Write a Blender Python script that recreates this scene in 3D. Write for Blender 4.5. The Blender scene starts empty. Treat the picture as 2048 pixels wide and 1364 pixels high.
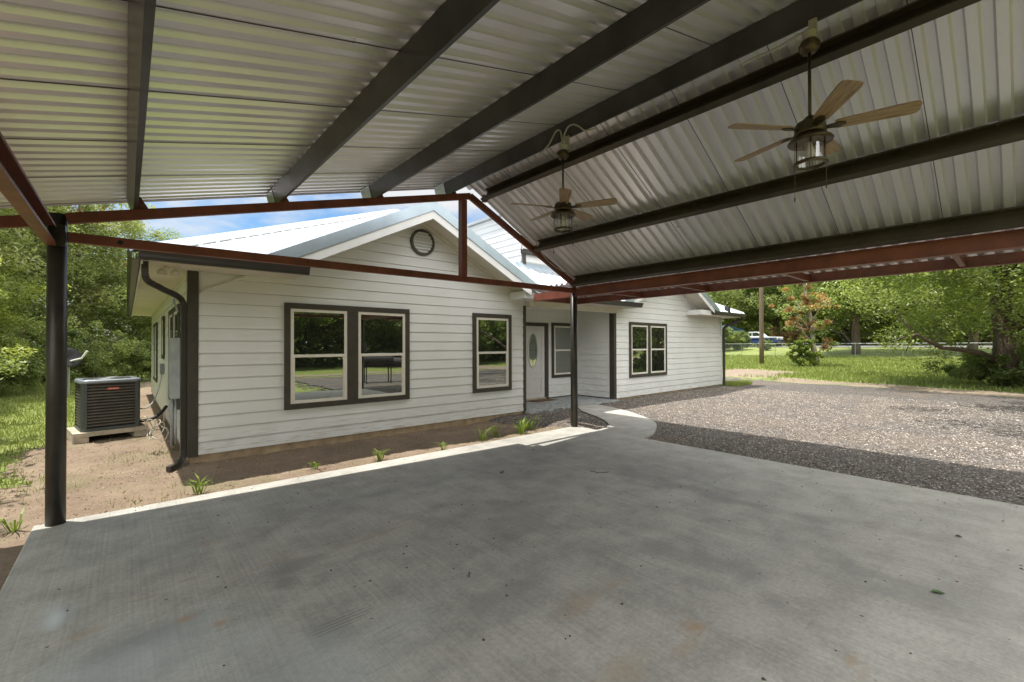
import bpy, math, random
import numpy as np
from mathutils import Vector, Matrix
R = math.radians
random.seed(7)
SC = bpy.context.scene
COL = SC.collection

# ------------------------------------------------------------------ camera
F_PX = 886.0
yaw, pit, rol = R(41.05), R(0.52), R(-0.166)
fw = Vector((math.sin(yaw)*math.cos(pit), math.cos(yaw)*math.cos(pit), math.sin(pit)))
rt = Vector((math.cos(yaw), -math.sin(yaw), 0)); up = rt.cross(fw)
r2 = rt*math.cos(rol)+up*math.sin(rol); u2 = -rt*math.sin(rol)+up*math.cos(rol)
cam = bpy.data.cameras.new('camera'); camo = bpy.data.objects.new('camera', cam); COL.objects.link(camo)
m = Matrix.Identity(4)
for i in range(3):
    m[i][0] = r2[i]; m[i][1] = u2[i]; m[i][2] = -fw[i]
m[2][3] = 1.55
camo.matrix_world = m
cam.sensor_width = 36.0; cam.lens = F_PX/2048*36; cam.clip_start = 0.02; cam.clip_end = 3000
SC.camera = camo

# ------------------------------------------------------------------ sun, sky, exposure
SUN = Vector((-0.18, 0.20, 1.0)).normalized()
el = math.asin(SUN.z); az = math.atan2(SUN.x, SUN.y)
sl = bpy.data.lights.new('sun', 'SUN'); sl.energy = 3.1; sl.angle = R(0.55); sl.color = (1.0, 0.955, 0.87)
so = bpy.data.objects.new('sun', sl); COL.objects.link(so)
so.rotation_euler = SUN.to_track_quat('Z', 'Y').to_euler()
W = bpy.data.worlds.new('World'); SC.world = W; W.use_nodes = True
wn = W.node_tree.nodes; wl = W.node_tree.links; wn.clear()
wo = wn.new('ShaderNodeOutputWorld'); bg = wn.new('ShaderNodeBackground')
sky = wn.new('ShaderNodeTexSky'); sky.sky_type = 'NISHITA'; sky.sun_disc = False
sky.sun_elevation = el; sky.sun_rotation = az; sky.air_density = 1.1; sky.dust_density = 0.8; sky.ozone_density = 2.6
tc = wn.new('ShaderNodeTexCoord'); mp = wn.new('ShaderNodeMapping'); mp.inputs['Scale'].default_value = (1, 1, 2.6)
mp.inputs['Location'].default_value = (1.7, 0.4, 0.2)
nz = wn.new('ShaderNodeTexNoise'); nz.inputs['Scale'].default_value = 2.3; nz.inputs['Detail'].default_value = 9; nz.inputs['Roughness'].default_value = 0.58
cr = wn.new('ShaderNodeValToRGB'); cr.color_ramp.elements[0].position = 0.49; cr.color_ramp.elements[1].position = 0.62
mxc = wn.new('ShaderNodeMixRGB'); 
dt = wn.new('ShaderNodeVectorMath'); dt.operation = 'DOT_PRODUCT'; dt.inputs[1].default_value = (0.25, -0.95, 0.15)
wl.new(tc.outputs['Generated'], dt.inputs[0])
bk = wn.new('ShaderNodeMapRange'); bk.inputs['From Min'].default_value = -.35; bk.inputs['From Max'].default_value = .25
wl.new(dt.outputs['Value'], bk.inputs['Value'])
ccol = wn.new('ShaderNodeMixRGB'); ccol.inputs['Color1'].default_value = (4.4, 4.5, 4.6, 1); ccol.inputs['Color2'].default_value = (16, 15.8, 15.4, 1)  # unseen rear clouds added thicker and far brighter to fill the shade
wl.new(bk.outputs[0], ccol.inputs['Fac']); wl.new(ccol.outputs[0], mxc.inputs['Color2'])
ma = wn.new('ShaderNodeMath'); ma.operation = 'MULTIPLY_ADD'; ma.inputs[1].default_value = .16
wl.new(bk.outputs[0], ma.inputs[0])
wl.new(tc.outputs['Generated'], mp.inputs['Vector']); wl.new(mp.outputs[0], nz.inputs['Vector'])
wl.new(nz.outputs['Fac'], ma.inputs[2]); wl.new(ma.outputs[0], cr.inputs['Fac']); wl.new(cr.outputs['Color'], mxc.inputs['Fac'])
hs = wn.new('ShaderNodeHueSaturation'); hs.inputs['Saturation'].default_value = 1.25; hs.inputs['Value'].default_value = .85
wl.new(sky.outputs[0], hs.inputs['Color']); wl.new(hs.outputs[0], mxc.inputs['Color1']); wl.new(mxc.outputs[0], bg.inputs['Color'])
bg.inputs['Strength'].default_value = 0.08; wl.new(bg.outputs[0], wo.inputs['Surface'])
SC.view_settings.view_transform = 'Standard'; SC.view_settings.look = 'None'
SC.view_settings.exposure = 1.3; SC.view_settings.gamma = 1.0
try:
    SC.cycles.max_bounces = 10; SC.cycles.diffuse_bounces = 6; SC.cycles.glossy_bounces = 4
    SC.cycles.transparent_max_bounces = 12; SC.cycles.sample_clamp_indirect = 4; SC.cycles.caustics_reflective = False; SC.cycles.caustics_refractive = False
except Exception: pass

# ------------------------------------------------------------------ helpers
class MB:
    def __init__(s): s.v = []; s.f = []
    def add(s, vs, fs):
        b = len(s.v); s.v += [tuple(map(float, p)) for p in vs]; s.f += [tuple(i+b for i in f) for f in fs]; return s
    def box(s, x0, x1, y0, y1, z0, z1, ch=0):
        return s.hexa([(x0,y0,z0),(x1,y0,z0),(x1,y1,z0),(x0,y1,z0),(x0,y0,z1),(x1,y0,z1),(x1,y1,z1),(x0,y1,z1)])
    def hexa(s, p):
        return s.add(p, [(0,3,2,1),(4,5,6,7),(0,1,5,4),(1,2,6,5),(2,3,7,6),(3,0,4,7)])
    def beam(s, a, b, w, h, upv=(0,0,1), off=(0,0)):
        a = Vector(a); b = Vector(b); d = (b-a).normalized(); u = Vector(upv); sd = d.cross(u).normalized(); u = sd.cross(d)
        pts = []
        for p in (a, b):
            for (i, j) in ((-1,-1),(1,-1),(1,1),(-1,1)):
                pts.append(p+sd*(i*w/2+off[0])+u*(j*h/2+off[1]))
        return s.add(pts, [(3,2,1,0),(4,5,6,7),(0,1,5,4),(1,2,6,5),(2,3,7,6),(3,0,4,7)])
    def sweep(s, prof, a, b, side, upv, closed=True):
        """extrude a 2D profile (side,up coords) from a to b"""
        a = Vector(a); b = Vector(b); sd = Vector(side); u = Vector(upv); n = len(prof)
        vs = [a+sd*x+u*y for x, y in prof]+[b+sd*x+u*y for x, y in prof]
        fs = [(i, (i+1) % n, n+(i+1) % n, n+i) for i in range(n if closed else n-1)]
        if closed: fs += [tuple(range(n-1, -1, -1)), tuple(range(n, 2*n))]
        return s.add(vs, fs)
    def tube(s, pts, r, n=8, caps=True):
        pts = [Vector(p) for p in pts]; k = len(pts)
        rs = r if isinstance(r, (list, tuple)) else [r]*k
        ref = None; vs = []
        for i, p in enumerate(pts):
            d = (pts[min(i+1, k-1)]-pts[max(i-1, 0)]).normalized()
            if ref is None:
                ref = d.cross(Vector((0,0,1)) if abs(d.z) < .9 else Vector((1,0,0))).normalized()
            ref = (ref-d*ref.dot(d)).normalized(); o = d.cross(ref)
            for j in range(n):
                t = 2*math.pi*j/n; vs.append(p+(ref*math.cos(t)+o*math.sin(t))*rs[i])
        fs = []
        for i in range(k-1):
            for j in range(n):
                a = i*n+j; b = i*n+(j+1) % n; fs.append((a, b, b+n, a+n))
        if caps: fs += [tuple(range(n-1, -1, -1)), tuple(range((k-1)*n, k*n))]
        return s.add(vs, fs)
    def lathe(s, prof, c=(0,0,0), n=24, caps=True):
        vs = []; k = len(prof)
        for r, z in prof:
            for j in range(n):
                t = 2*math.pi*j/n; vs.append((c[0]+r*math.cos(t), c[1]+r*math.sin(t), c[2]+z))
        fs = []
        for i in range(k-1):
            for j in range(n):
                a = i*n+j; b = i*n+(j+1) % n; fs.append((a, b, b+n, a+n))
        if caps: fs += [tuple(range(n-1, -1, -1)), tuple(range((k-1)*n, k*n))]
        return s.add(vs, fs)
    def prism(s, poly, z0, z1):
        n = len(poly)
        return s.add([(x,y,z0) for x,y in poly]+[(x,y,z1) for x,y in poly],
                     [tuple(range(n-1,-1,-1)), tuple(range(n,2*n))]+[(i,(i+1)%n,n+(i+1)%n,n+i) for i in range(n)])
    def build(s, name, mat, parent=None, off=(0,0,0), smooth=False, bevel=0, label=None):
        me = bpy.data.meshes.new(name)
        me.from_pydata([(x-off[0], y-off[1], z-off[2]) for x,y,z in s.v], [], s.f); me.validate(); me.update()
        if mat: me.materials.append(mat)
        o = bpy.data.objects.new(name, me); COL.objects.link(o)
        if parent: o.parent = parent
        if smooth:
            for p in me.polygons: p.use_smooth = True
        if bevel:
            b = o.modifiers.new('bevel', 'BEVEL'); b.width = bevel; b.segments = 2; b.limit_method = 'ANGLE'
            b.angle_limit = R(40)
        if label: o['label'] = label
        return o
def fast_mesh(name, V, nper, mat, parent=None, tint=None):
    """V: (N, nper, 3) separate n-gons"""
    N = V.shape[0]; me = bpy.data.meshes.new(name)
    me.vertices.add(N*nper); me.vertices.foreach_set('co', V.reshape(-1).astype(np.float32))
    me.loops.add(N*nper); me.loops.foreach_set('vertex_index', np.arange(N*nper, dtype=np.int32))
    me.polygons.add(N); me.polygons.foreach_set('loop_start', np.arange(0, N*nper, nper, dtype=np.int32))
    try: me.polygons.foreach_set('loop_total', np.full(N, nper, dtype=np.int32))
    except Exception: pass
    me.update(calc_edges=True)
    if tint is not None:
        a = me.color_attributes.new('tint', 'FLOAT_COLOR', 'POINT')
        c = np.ones((N, nper, 4), np.float32); c[:, :, :3] = tint[:, None, :]
        a.data.foreach_set('color', c.reshape(-1))
    me.materials.append(mat)
    o = bpy.data.objects.new(name, me); COL.objects.link(o)
    if parent: o.parent = parent
    return o
def tag(o, label, cat, group=None, kind=None):
    if label: o['label'] = label
    if cat: o['category'] = cat
    if group: o['group'] = group
    if kind: o['kind'] = kind
    return o
def thing(name, label, cat, loc=(0,0,0), rz=0, group=None):
    o = bpy.data.objects.new(name, None); COL.objects.link(o); o.location = loc; o.rotation_euler = (0,0,rz)
    o.empty_display_size = 0.2
    return tag(o, label, cat, group)
def copy_tree(o, parent=None):
    c = o.copy(); COL.objects.link(c); c.parent = parent
    for ch in list(o.children): copy_tree(ch, c)
    return c

# ------------------------------------------------------------------ materials
def newmat(name):
    m = bpy.data.materials.new(name); m.use_nodes = True
    nt = m.node_tree; nt.nodes.clear()
    out = nt.nodes.new('ShaderNodeOutputMaterial'); p = nt.nodes.new('ShaderNodeBsdfPrincipled')
    nt.links.new(p.outputs[0], out.inputs['Surface']); return m, nt, p, out
def coords(nt, scale=(1,1,1), obj=True, rot=(0,0,0)):
    t = nt.nodes.new('ShaderNodeTexCoord'); mp = nt.nodes.new('ShaderNodeMapping')
    mp.inputs['Scale'].default_value = scale; mp.inputs['Rotation'].default_value = rot
    nt.links.new(t.outputs['Object'], mp.inputs['Vector']); return mp.outputs[0]
def noise(nt, vec, scale, detail=4, rough=.55):
    n = nt.nodes.new('ShaderNodeTexNoise'); n.inputs['Scale'].default_value = scale; n.inputs['Detail'].default_value = detail
    n.inputs['Roughness'].default_value = rough; nt.links.new(vec, n.inputs['Vector']); return n.outputs['Fac']
def ramp(nt, fac, stops):
    r = nt.nodes.new('ShaderNodeValToRGB'); e = r.color_ramp.elements
    while len(e) < len(stops): e.new(0.5)
    for i, (p, c) in enumerate(stops):
        e[i].position = p; e[i].color = (c[0], c[1], c[2], 1) if isinstance(c, (tuple, list)) else (c, c, c, 1)
    nt.links.new(fac, r.inputs['Fac']); return r.outputs['Color']
def mix(nt, a, b, fac, mode='MIX'):
    m = nt.nodes.new('ShaderNodeMixRGB'); m.blend_type = mode
    for s, i in ((fac, 'Fac'), (a, 'Color1'), (b, 'Color2')):
        if hasattr(s, 'links') or hasattr(s, 'is_output'): nt.links.new(s, m.inputs[i])
        elif i == 'Fac': m.inputs[i].default_value = s
        else: m.inputs[i].default_value = (s[0], s[1], s[2], 1)
    return m.outputs[0]
def bump(nt, p, h, strength=.3, dist=.01):
    b = nt.nodes.new('ShaderNodeBump'); b.inputs['Strength'].default_value = strength; b.inputs['Distance'].default_value = dist
    nt.links.new(h, b.inputs['Height']); nt.links.new(b.outputs[0], p.inputs['Normal'])
def simple(name, c, rough=.6, metal=0, var=.15, vs=6, bstr=0, bs=80, spec=None, stretch=(1,1,1)):
    m, nt, p, out = newmat(name); v = coords(nt, stretch)
    f = noise(nt, v, vs, 5)
    col = mix(nt, tuple(x*(1-var) for x in c), tuple(min(1, x*(1+var)) for x in c), ramp(nt, f, [(.3, 0), (.7, 1)]))
    nt.links.new(col, p.inputs['Base Color']); p.inputs['Roughness'].default_value = rough; p.inputs['Metallic'].default_value = metal
    if spec is not None: p.inputs['Specular IOR Level'].default_value = spec
    if bstr: bump(nt, p, noise(nt, v, bs, 3), bstr, .004)
    return m
M = {}
M['siding'] = None
def mk_siding():
    m, nt, p, out = newmat('white siding'); v = coords(nt)
    f = noise(nt, v, 1.3, 6); c = mix(nt, (.70,.70,.69), (.78,.785,.785), ramp(nt, f, [(.3, 0), (.7, 1)]))
    st = coords(nt, (1.2, 1.2, 14)); d = noise(nt, st, 2.2, 6, .65)
    sep = nt.nodes.new('ShaderNodeSeparateXYZ'); t = nt.nodes.new('ShaderNodeNewGeometry'); nt.links.new(t.outputs['Position'], sep.inputs[0])
    low = ramp(nt, sep.outputs['Z'], [(0.0, 1), (.5, 0)])
    k = nt.nodes.new('ShaderNodeMath'); k.operation = 'MULTIPLY'
    nt.links.new(low, k.inputs[0]); nt.links.new(ramp(nt, d, [(.48, 0), (.68, .75)]), k.inputs[1])
    c = mix(nt, c, (.36,.29,.2), k.outputs[0])
    g = coords(nt, (3, 3, 40)); gr = noise(nt, g, 3, 4)
    nt.links.new(c, p.inputs['Base Color']); p.inputs['Roughness'].default_value = .55
    bump(nt, p, gr, .25, .003); return m
M['siding'] = mk_siding()
M['soffit'] = simple('painted soffit', (.68,.65,.58), .7, var=.06, vs=2)
M['fascia'] = simple('white fascia', (.74,.74,.74), .5, var=.05, vs=3)
M['dark_trim'] = simple('dark bronze trim', (.050,.043,.034), .5, var=.2, vs=8, bstr=.1)
M['gutter'] = simple('dark bronze gutter', (.034,.031,.026), .38, var=.12, vs=5)
M['vinyl'] = simple('white vinyl sash', (.72,.68,.61), .4, var=.04, vs=4)
M['door'] = simple('white painted door', (.62,.60,.60), .45, var=.04, vs=4)
M['black'] = simple('black', (.012,.012,.012), .5)
M['brick_found'] = simple('concrete foundation', (.36,.27,.17), .85, var=.35, vs=5, bstr=.4)
M['dark_steel'] = simple('dark painted steel', (.030,.027,.021), .42, var=.35, vs=7, bstr=.08, bs=30)
M['purlin'] = simple('dark grey purlin', (.058,.058,.054), .32, metal=.4, var=.35, vs=3, bstr=.06, bs=30)
M['purlin_brown'] = simple('dark brown purlin', (.058,.045,.028), .42, metal=.15, var=.3, vs=3, bstr=.06, bs=30)
M['red'] = simple('red oxide primer steel', (.205,.064,.042), .45, var=.3, vs=4, bstr=.15, bs=40)
M['galv'] = simple('galvanised', (.42,.45,.43), .42, metal=.7, var=.25, vs=30)
M['cable'] = simple('pale cable', (.45,.43,.36), .5)
M['grey_plastic'] = simple('grey plastic', (.32,.34,.36), .5)
M['bronze'] = simple('aged bronze', (.085,.065,.038), .38, metal=.75, var=.35, vs=25)
M['ac_body'] = simple('grey green metal', (.075,.085,.083), .45, metal=.2, var=.15, vs=6)
M['ac_light'] = simple('grey metal cap', (.2,.22,.24), .4, metal=.3, var=.1)
M['louver'] = simple('brown grey louver', (.10,.088,.07), .5, var=.2)
M['rubber'] = simple('black rubber', (.02,.02,.02), .7)
M['pad'] = simple('weathered concrete pad', (.42,.36,.28), .9, var=.25, vs=8, bstr=.5)
M['bark'] = simple('tree bark', (.12,.085,.06), .95, var=.4, vs=8, bstr=.9, bs=18, stretch=(1,1,.3))
M['bark_pale'] = simple('pale bark', (.42,.37,.29), .9, var=.3, vs=8, bstr=.6, bs=18, stretch=(1,1,.3))
M['pole'] = simple('weathered pole wood', (.17,.12,.085), .9, var=.3, vs=9, bstr=.5, bs=20, stretch=(1,1,.1))
M['white_paint'] = simple('white vehicle paint', (.72,.73,.74), .25, var=.03)
M['blue_paint'] = simple('blue vehicle paint', (.05,.075,.2), .25, var=.05)
M['blue_tarp'] = simple('blue painted frame', (.012,.075,.15), .5, var=.1)
M['chrome'] = simple('chrome', (.6,.6,.6), .15, metal=.9)
M['mat'] = simple('coir doormat', (.15,.09,.05), .95, var=.4, vs=30, bstr=.6, bs=120)
M['smoker'] = simple('black smoker steel', (.03,.026,.024), .5, metal=.3, var=.4, vs=6)

def mk_galvalume():
    m, nt, p, out = newmat('galvalume sheet'); v = coords(nt)
    f = noise(nt, v, 1.1, 4); f2 = noise(nt, v, 60, 2)
    c = mix(nt, (.72,.69,.77), (.87,.84,.92), ramp(nt, f, [(.1, 0), (.9, 1)]))
    c = mix(nt, c, (.9,.9,.9), ramp(nt, f2, [(.1, 0), (.9, .3)]))
    nt.links.new(c, p.inputs['Base Color']); p.inputs['Metallic'].default_value = .55
    r = ramp(nt, f, [(.05, .22), (.95, .40)]); nt.links.new(r, p.inputs['Roughness'])
    return m
M['galvalume'] = mk_galvalume()
M['roof_metal'] = simple('white metal roofing', (.50,.53,.56), .38, metal=.35, var=.05, vs=2)
M['roof_flash'] = simple('bluish galvalume flashing', (.42,.50,.57), .35, metal=.55, var=.1, vs=3, bstr=.1, bs=6)

def mk_glass(name, tintc, fac):
    m, nt, p, out = newmat(name); nt.nodes.remove(p)
    d = nt.nodes.new('ShaderNodeBsdfDiffuse'); d.inputs['Color'].default_value = (*tintc, 1)
    g = nt.nodes.new('ShaderNodeBsdfGlossy'); g.inputs['Roughness'].default_value = .012
    g.inputs['Color'].default_value = (.92,.97,.93,1)
    v = coords(nt); n = noise(nt, v, .9, 2); b = nt.nodes.new('ShaderNodeBump'); b.inputs['Strength'].default_value = .12; b.inputs['Distance'].default_value = .01
    nt.links.new(n, b.inputs['Height']); nt.links.new(b.outputs[0], g.inputs['Normal'])
    x = nt.nodes.new('ShaderNodeMixShader'); x.inputs[0].default_value = fac
    nt.links.new(d.outputs[0], x.inputs[1]); nt.links.new(g.outputs[0], x.inputs[2]); nt.links.new(x.outputs[0], out.inputs['Surface']); return m
M['pane'] = mk_glass('window glass', (.02,.022,.018), .40)
M['pane_dim'] = mk_glass('porch window glass', (.06,.065,.05), .3)
M['car_glass'] = mk_glass('car glass', (.03,.035,.04), .25)
def mk_jar():
    m, nt, p, out = newmat('clear lamp glass'); nt.nodes.remove(p)
    t = nt.nodes.new('ShaderNodeBsdfTransparent'); g = nt.nodes.new('ShaderNodeBsdfGlossy'); g.inputs['Roughness'].default_value = .05
    x = nt.nodes.new('ShaderNodeMixShader'); x.inputs[0].default_value = .22
    nt.links.new(t.outputs[0], x.inputs[1]); nt.links.new(g.outputs[0], x.inputs[2]); nt.links.new(x.outputs[0], out.inputs['Surface']); return m
M['jar'] = mk_jar()
def mk_wood():
    m, nt, p, out = newmat('washed oak blade'); v = coords(nt, (1.5, 22, 22))
    f = noise(nt, v, 3, 8, .6)
    c = ramp(nt, f, [(.3, (.14,.085,.05)), (.5, (.32,.215,.13)), (.72, (.43,.31,.2))])
    nt.links.new(c, p.inputs['Base Color']); p.inputs['Roughness'].default_value = .5; return m
M['wood'] = mk_wood()

def mk_concrete(name, stains=True):
    m, nt, p, out = newmat(name); v = coords(nt)
    big = noise(nt, v, .55, 5, .6); mid = noise(nt, v, 3.2, 6, .62); fine = noise(nt, v, 38, 4, .7)
    c = ramp(nt, big, [(.28, (.385,.37,.345)), (.5, (.48,.465,.425)), (.72, (.565,.545,.495))])
    c = mix(nt, c, ramp(nt, mid, [(.32, .62), (.6, 1)]), .75, 'MULTIPLY')
    c = mix(nt, c, ramp(nt, fine, [(.3, .68), (.62, 1.0)]), .75, 'MULTIPLY')
    bv = coords(nt, (70, .9, 1)); br = noise(nt, bv, 1.0, 4, .6)       # broom lines along Y
    c = mix(nt, c, ramp(nt, br, [(.35, .7), (.65, 1.0)]), .55, 'MULTIPLY')
    if stains:
        geo = nt.nodes.new('ShaderNodeNewGeometry')
        dn = nt.nodes.new('ShaderNodeTexNoise'); dn.inputs['Scale'].default_value = 2.4; dn.inputs['Detail'].default_value = 6
        nt.links.new(geo.outputs['Position'], dn.inputs['Vector'])
        def blob(cx, cy, rx, ry, col, amt, hard=.35, dist=.9, ang=0):
            nonlocal c
            vs = nt.nodes.new('ShaderNodeMapping'); vs.vector_type = 'TEXTURE'
            vs.inputs['Location'].default_value = (cx, cy, 0); vs.inputs['Scale'].default_value = (rx, ry, 1); vs.inputs['Rotation'].default_value = (0,0,ang)
            nt.links.new(geo.outputs['Position'], vs.inputs['Vector'])
            add = nt.nodes.new('ShaderNodeMixRGB'); add.blend_type = 'ADD'; add.inputs['Fac'].default_value = dist
            sub = nt.nodes.new('ShaderNodeVectorMath'); sub.operation = 'SUBTRACT'; sub.inputs[1].default_value = (.5,.5,.5)
            nt.links.new(dn.outputs['Color'], sub.inputs[0])
            va = nt.nodes.new('ShaderNodeVectorMath'); va.operation = 'MULTIPLY_ADD'; va.inputs[1].default_value = (dist*3,)*3
            nt.links.new(sub.outputs[0], va.inputs[0]); nt.links.new(vs.outputs[0], va.inputs[2])
            ln = nt.nodes.new('ShaderNodeVectorMath'); ln.operation = 'LENGTH'; nt.links.new(va.outputs[0], ln.inputs[0])
            fac = ramp(nt, ln.outputs['Value'], [(hard, amt), (1.0, 0)])
            c = mix(nt, c, col, fac)
        D = (.19,.19,.18); B = (.36,.26,.17)
        L_ = (.56,.60,.62)
        for a in [(.10,3.05,.28,.22,D,.75), (.74,3.18,.2,.16,D,.7), (.88,3.4,.25,.15,D,.4), (.8,2.5,.3,.2,D,.45), (1.76,2.12,.42,.2,D,.5), (4.55,1.95,.2,.9,D,.55),
                  (4.6,2.95,.35,.8,D,.45), (4.9,4.9,.7,.5,D,.35), (3.1,1.66,.22,.9,D,.45), (3.76,.52,.3,.8,D,.5), (2.6,2.9,.5,.3,D,.35), (2.2,4.4,1.0,.2,D,.3), (3.6,4.3,.4,.8,D,.3),
                  (5.4,3.0,.2,1.2,D,.3), (2.9,3.3,.6,.25,D,.3), (.2,4.2,.3,.2,D,.35), (-.3,3.62,.05,.16,L_,.8,.2,.3), (-.31,3.7,.12,.22,L_,.35,.2,.5),
                  (.0,2.7,.7,.8,(.38,.43,.45),.45,.2,.6), (.75,2.2,.6,.5,(.38,.43,.45),.35,.2,.6)]:
            blob(*a)
        for a in [(2.37,1.18,.05,.05,B,.85,.1,.3), (2.33,1.2,.12,.09,B,.6,.1,.4), (2.17,1.14,.14,.05,B,.45,.1,.4), (2.69,.56,.09,.04,B,.6,.2,.4), (2.62,.5,.12,.03,B,.4,.1,.4),
                  (2.4,1.75,.2,.06,B,.4,.1,.45), (2.05,1.74,.25,.12,B,.45,.1,.45), (1.8,1.25,.3,.12,B,.4,.1,.45), (.26,3.13,.07,.05,B,.8,.2,.35), (.4,2.95,.05,.05,B,.75,.2,.35), (.08,3.55,.12,.025,B,.6,.2,.35),
                  (-.18,3.33,.14,.05,B,.55,.2,.35), (.31,3.64,.09,.03,B,.65,.2,.35), (.49,4.2,.08,.06,B,.5,.2,.35), (1.47,3.47,.4,.03,B,.5,.2,.35,.12), (.75,3.52,.35,.03,B,.45,.2,.35,.2), (1.9,3.6,.3,.025,B,.4,.2,.3,.1)]:
            blob(*a)
        # scuffs running along X on the left half, tyre tread print
        sv = coords(nt, (1.1, 22, 1)); sn = noise(nt, sv, 1.3, 6, .65)
        c = mix(nt, c, (.22,.21,.19), ramp(nt, sn, [(.60, 0), (.72, .55)]))
        wv = nt.nodes.new('ShaderNodeTexWave'); wv.bands_direction = 'Y'; wv.inputs['Scale'].default_value = 11; nt.links.new(v, wv.inputs['Vector'])
        base_c = c; keepc = c
        tread = mix(nt, c, (.15,.15,.14), ramp(nt, wv.outputs['Fac'], [(.55, 0), (.7, .6)]))
        for (tx, ty, rx, ry) in ((.90,3.36,.26,.10),(.93,2.52,.22,.08),(1.35,3.2,.2,.06)):
            vs = nt.nodes.new('ShaderNodeMapping'); vs.vector_type = 'TEXTURE'; vs.inputs['Location'].default_value = (tx, ty, 0); vs.inputs['Scale'].default_value = (rx, ry, 1); vs.inputs['Rotation'].default_value = (0,0,R(6))
            nt.links.new(geo.outputs['Position'], vs.inputs['Vector']); ln = nt.nodes.new('ShaderNodeVectorMath'); ln.operation = 'LENGTH'; nt.links.new(vs.outputs[0], ln.inputs[0])
            c = mix(nt, c, tread, ramp(nt, ln.outputs['Value'], [(.6, .9), (1.0, 0)]))
        sp = nt.nodes.new('ShaderNodeTexVoronoi'); sp.inputs['Scale'].default_value = 4.5; nt.links.new(v, sp.inputs['Vector'])
        c = mix(nt, c, (.07,.055,.04), ramp(nt, sp.outputs['Distance'], [(.03, .85), (.055, 0)]))
    nt.links.new(c, p.inputs['Base Color']); p.inputs['Roughness'].default_value = .62
    hgt = mix(nt, br, fine, .4); bump(nt, p, hgt, .35, .004); return m
M['concrete'] = mk_concrete('carport slab concrete'); M['walk'] = mk_concrete('walkway concrete', False)

def mk_dirt(name, a, b, green=.0):
    m, nt, p, out = newmat(name); v = coords(nt)
    f = noise(nt, v, 1.6, 8, .62); g = noise(nt, v, 28, 4, .7); k = noise(nt, v, 7, 5)
    c = mix(nt, a, b, ramp(nt, f, [(.3, 0), (.7, 1)]))
    c = mix(nt, c, ramp(nt, g, [(.3, .6), (.65, 1.05)]), .7, 'MULTIPLY')
    if green: c = mix(nt, c, (.09,.12,.03), ramp(nt, noise(nt, v, .9, 7, .7), [(.52, 0), (.66, green)]))
    nt.links.new(c, p.inputs['Base Color']); p.inputs['Roughness'].default_value = .95
    bump(nt, p, mix(nt, g, k, .6), .9, .03); return m
M['dirt'] = mk_dirt('bare sandy dirt', (.16,.112,.078), (.265,.20,.14), .35)
M['dirt_dark'] = mk_dirt('damp dirt', (.16,.10,.065), (.27,.18,.12))
M['dirt_tan'] = mk_dirt('tan dirt track', (.22,.165,.115), (.30,.235,.17), .5)
def mk_gravel(name, dark):
    m, nt, p, out = newmat(name); v = coords(nt)
    vo = nt.nodes.new('ShaderNodeTexVoronoi'); vo.inputs['Scale'].default_value = 42; nt.links.new(v, vo.inputs['Vector'])
    sep = nt.nodes.new('ShaderNodeSeparateXYZ'); nt.links.new(vo.outputs['Color'], sep.inputs[0])
    c = ramp(nt, sep.outputs['X'], [(0, (.07,.055,.047)), (.35, (.15,.125,.108)), (.65, (.225,.192,.168)), (.9, (.33,.295,.27)), (1, (.48,.45,.42))])
    c = mix(nt, c, ramp(nt, vo.outputs['Distance'], [(.15, 1), (.6, .35)]), .9, 'MULTIPLY')
    big = noise(nt, v, .35, 6, .6); c = mix(nt, c, (.24,.17,.115), ramp(nt, big, [(.5, 0), (.75, .55)]))
    if dark: c = mix(nt, c, (.5,.47,.44), 1.0, 'MULTIPLY')
    nt.links.new(c, p.inputs['Base Color']); p.inputs['Roughness'].default_value = .85
    bump(nt, p, ramp(nt, vo.outputs['Distance'], [(0, 1), (.6, 0)]), 1.0, .02); return m
M['gravel'] = mk_gravel('crushed gravel', False); M['gravel_bed'] = mk_gravel('dark bed gravel', True)
def mk_lawn():
    m, nt, p, out = newmat('lawn'); v = coords(nt)
    f = noise(nt, v, .35, 8, .65); g = noise(nt, v, 14, 5, .7)
    c = ramp(nt, f, [(.3, (.15,.19,.04)), (.5, (.21,.255,.06)), (.7, (.29,.31,.09))])
    c = mix(nt, c, ramp(nt, g, [(.3, .55), (.65, 1.1)]), .8, 'MULTIPLY')
    nt.links.new(c, p.inputs['Base Color']); p.inputs['Roughness'].default_value = .9
    bump(nt, p, g, 1.0, .05); return m
M['lawn'] = mk_lawn()
def mk_tile():
    m, nt, p, out = newmat('slate porch tile'); v = coords(nt)
    b = nt.nodes.new('ShaderNodeTexBrick'); b.inputs['Scale'].default_value = 1.0; b.inputs['Mortar Size'].default_value = .008
    b.inputs['Brick Width'].default_value = .45; b.inputs['Row Height'].default_value = .22
    b.inputs['Color1'].default_value = (.28,.29,.29,1); b.inputs['Color2'].default_value = (.13,.14,.15,1); b.inputs['Mortar'].default_value = (.4,.39,.37,1)
    nt.links.new(v, b.inputs['Vector']); n = noise(nt, v, 9, 7, .75)
    c = mix(nt, b.outputs['Color'], ramp(nt, n, [(.42, (.07,.08,.09)), (.56, (.52,.54,.54))]), .6)
    nt.links.new(c, p.inputs['Base Color']); p.inputs['Roughness'].default_value = .45; return m
M['tile'] = mk_tile()
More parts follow.
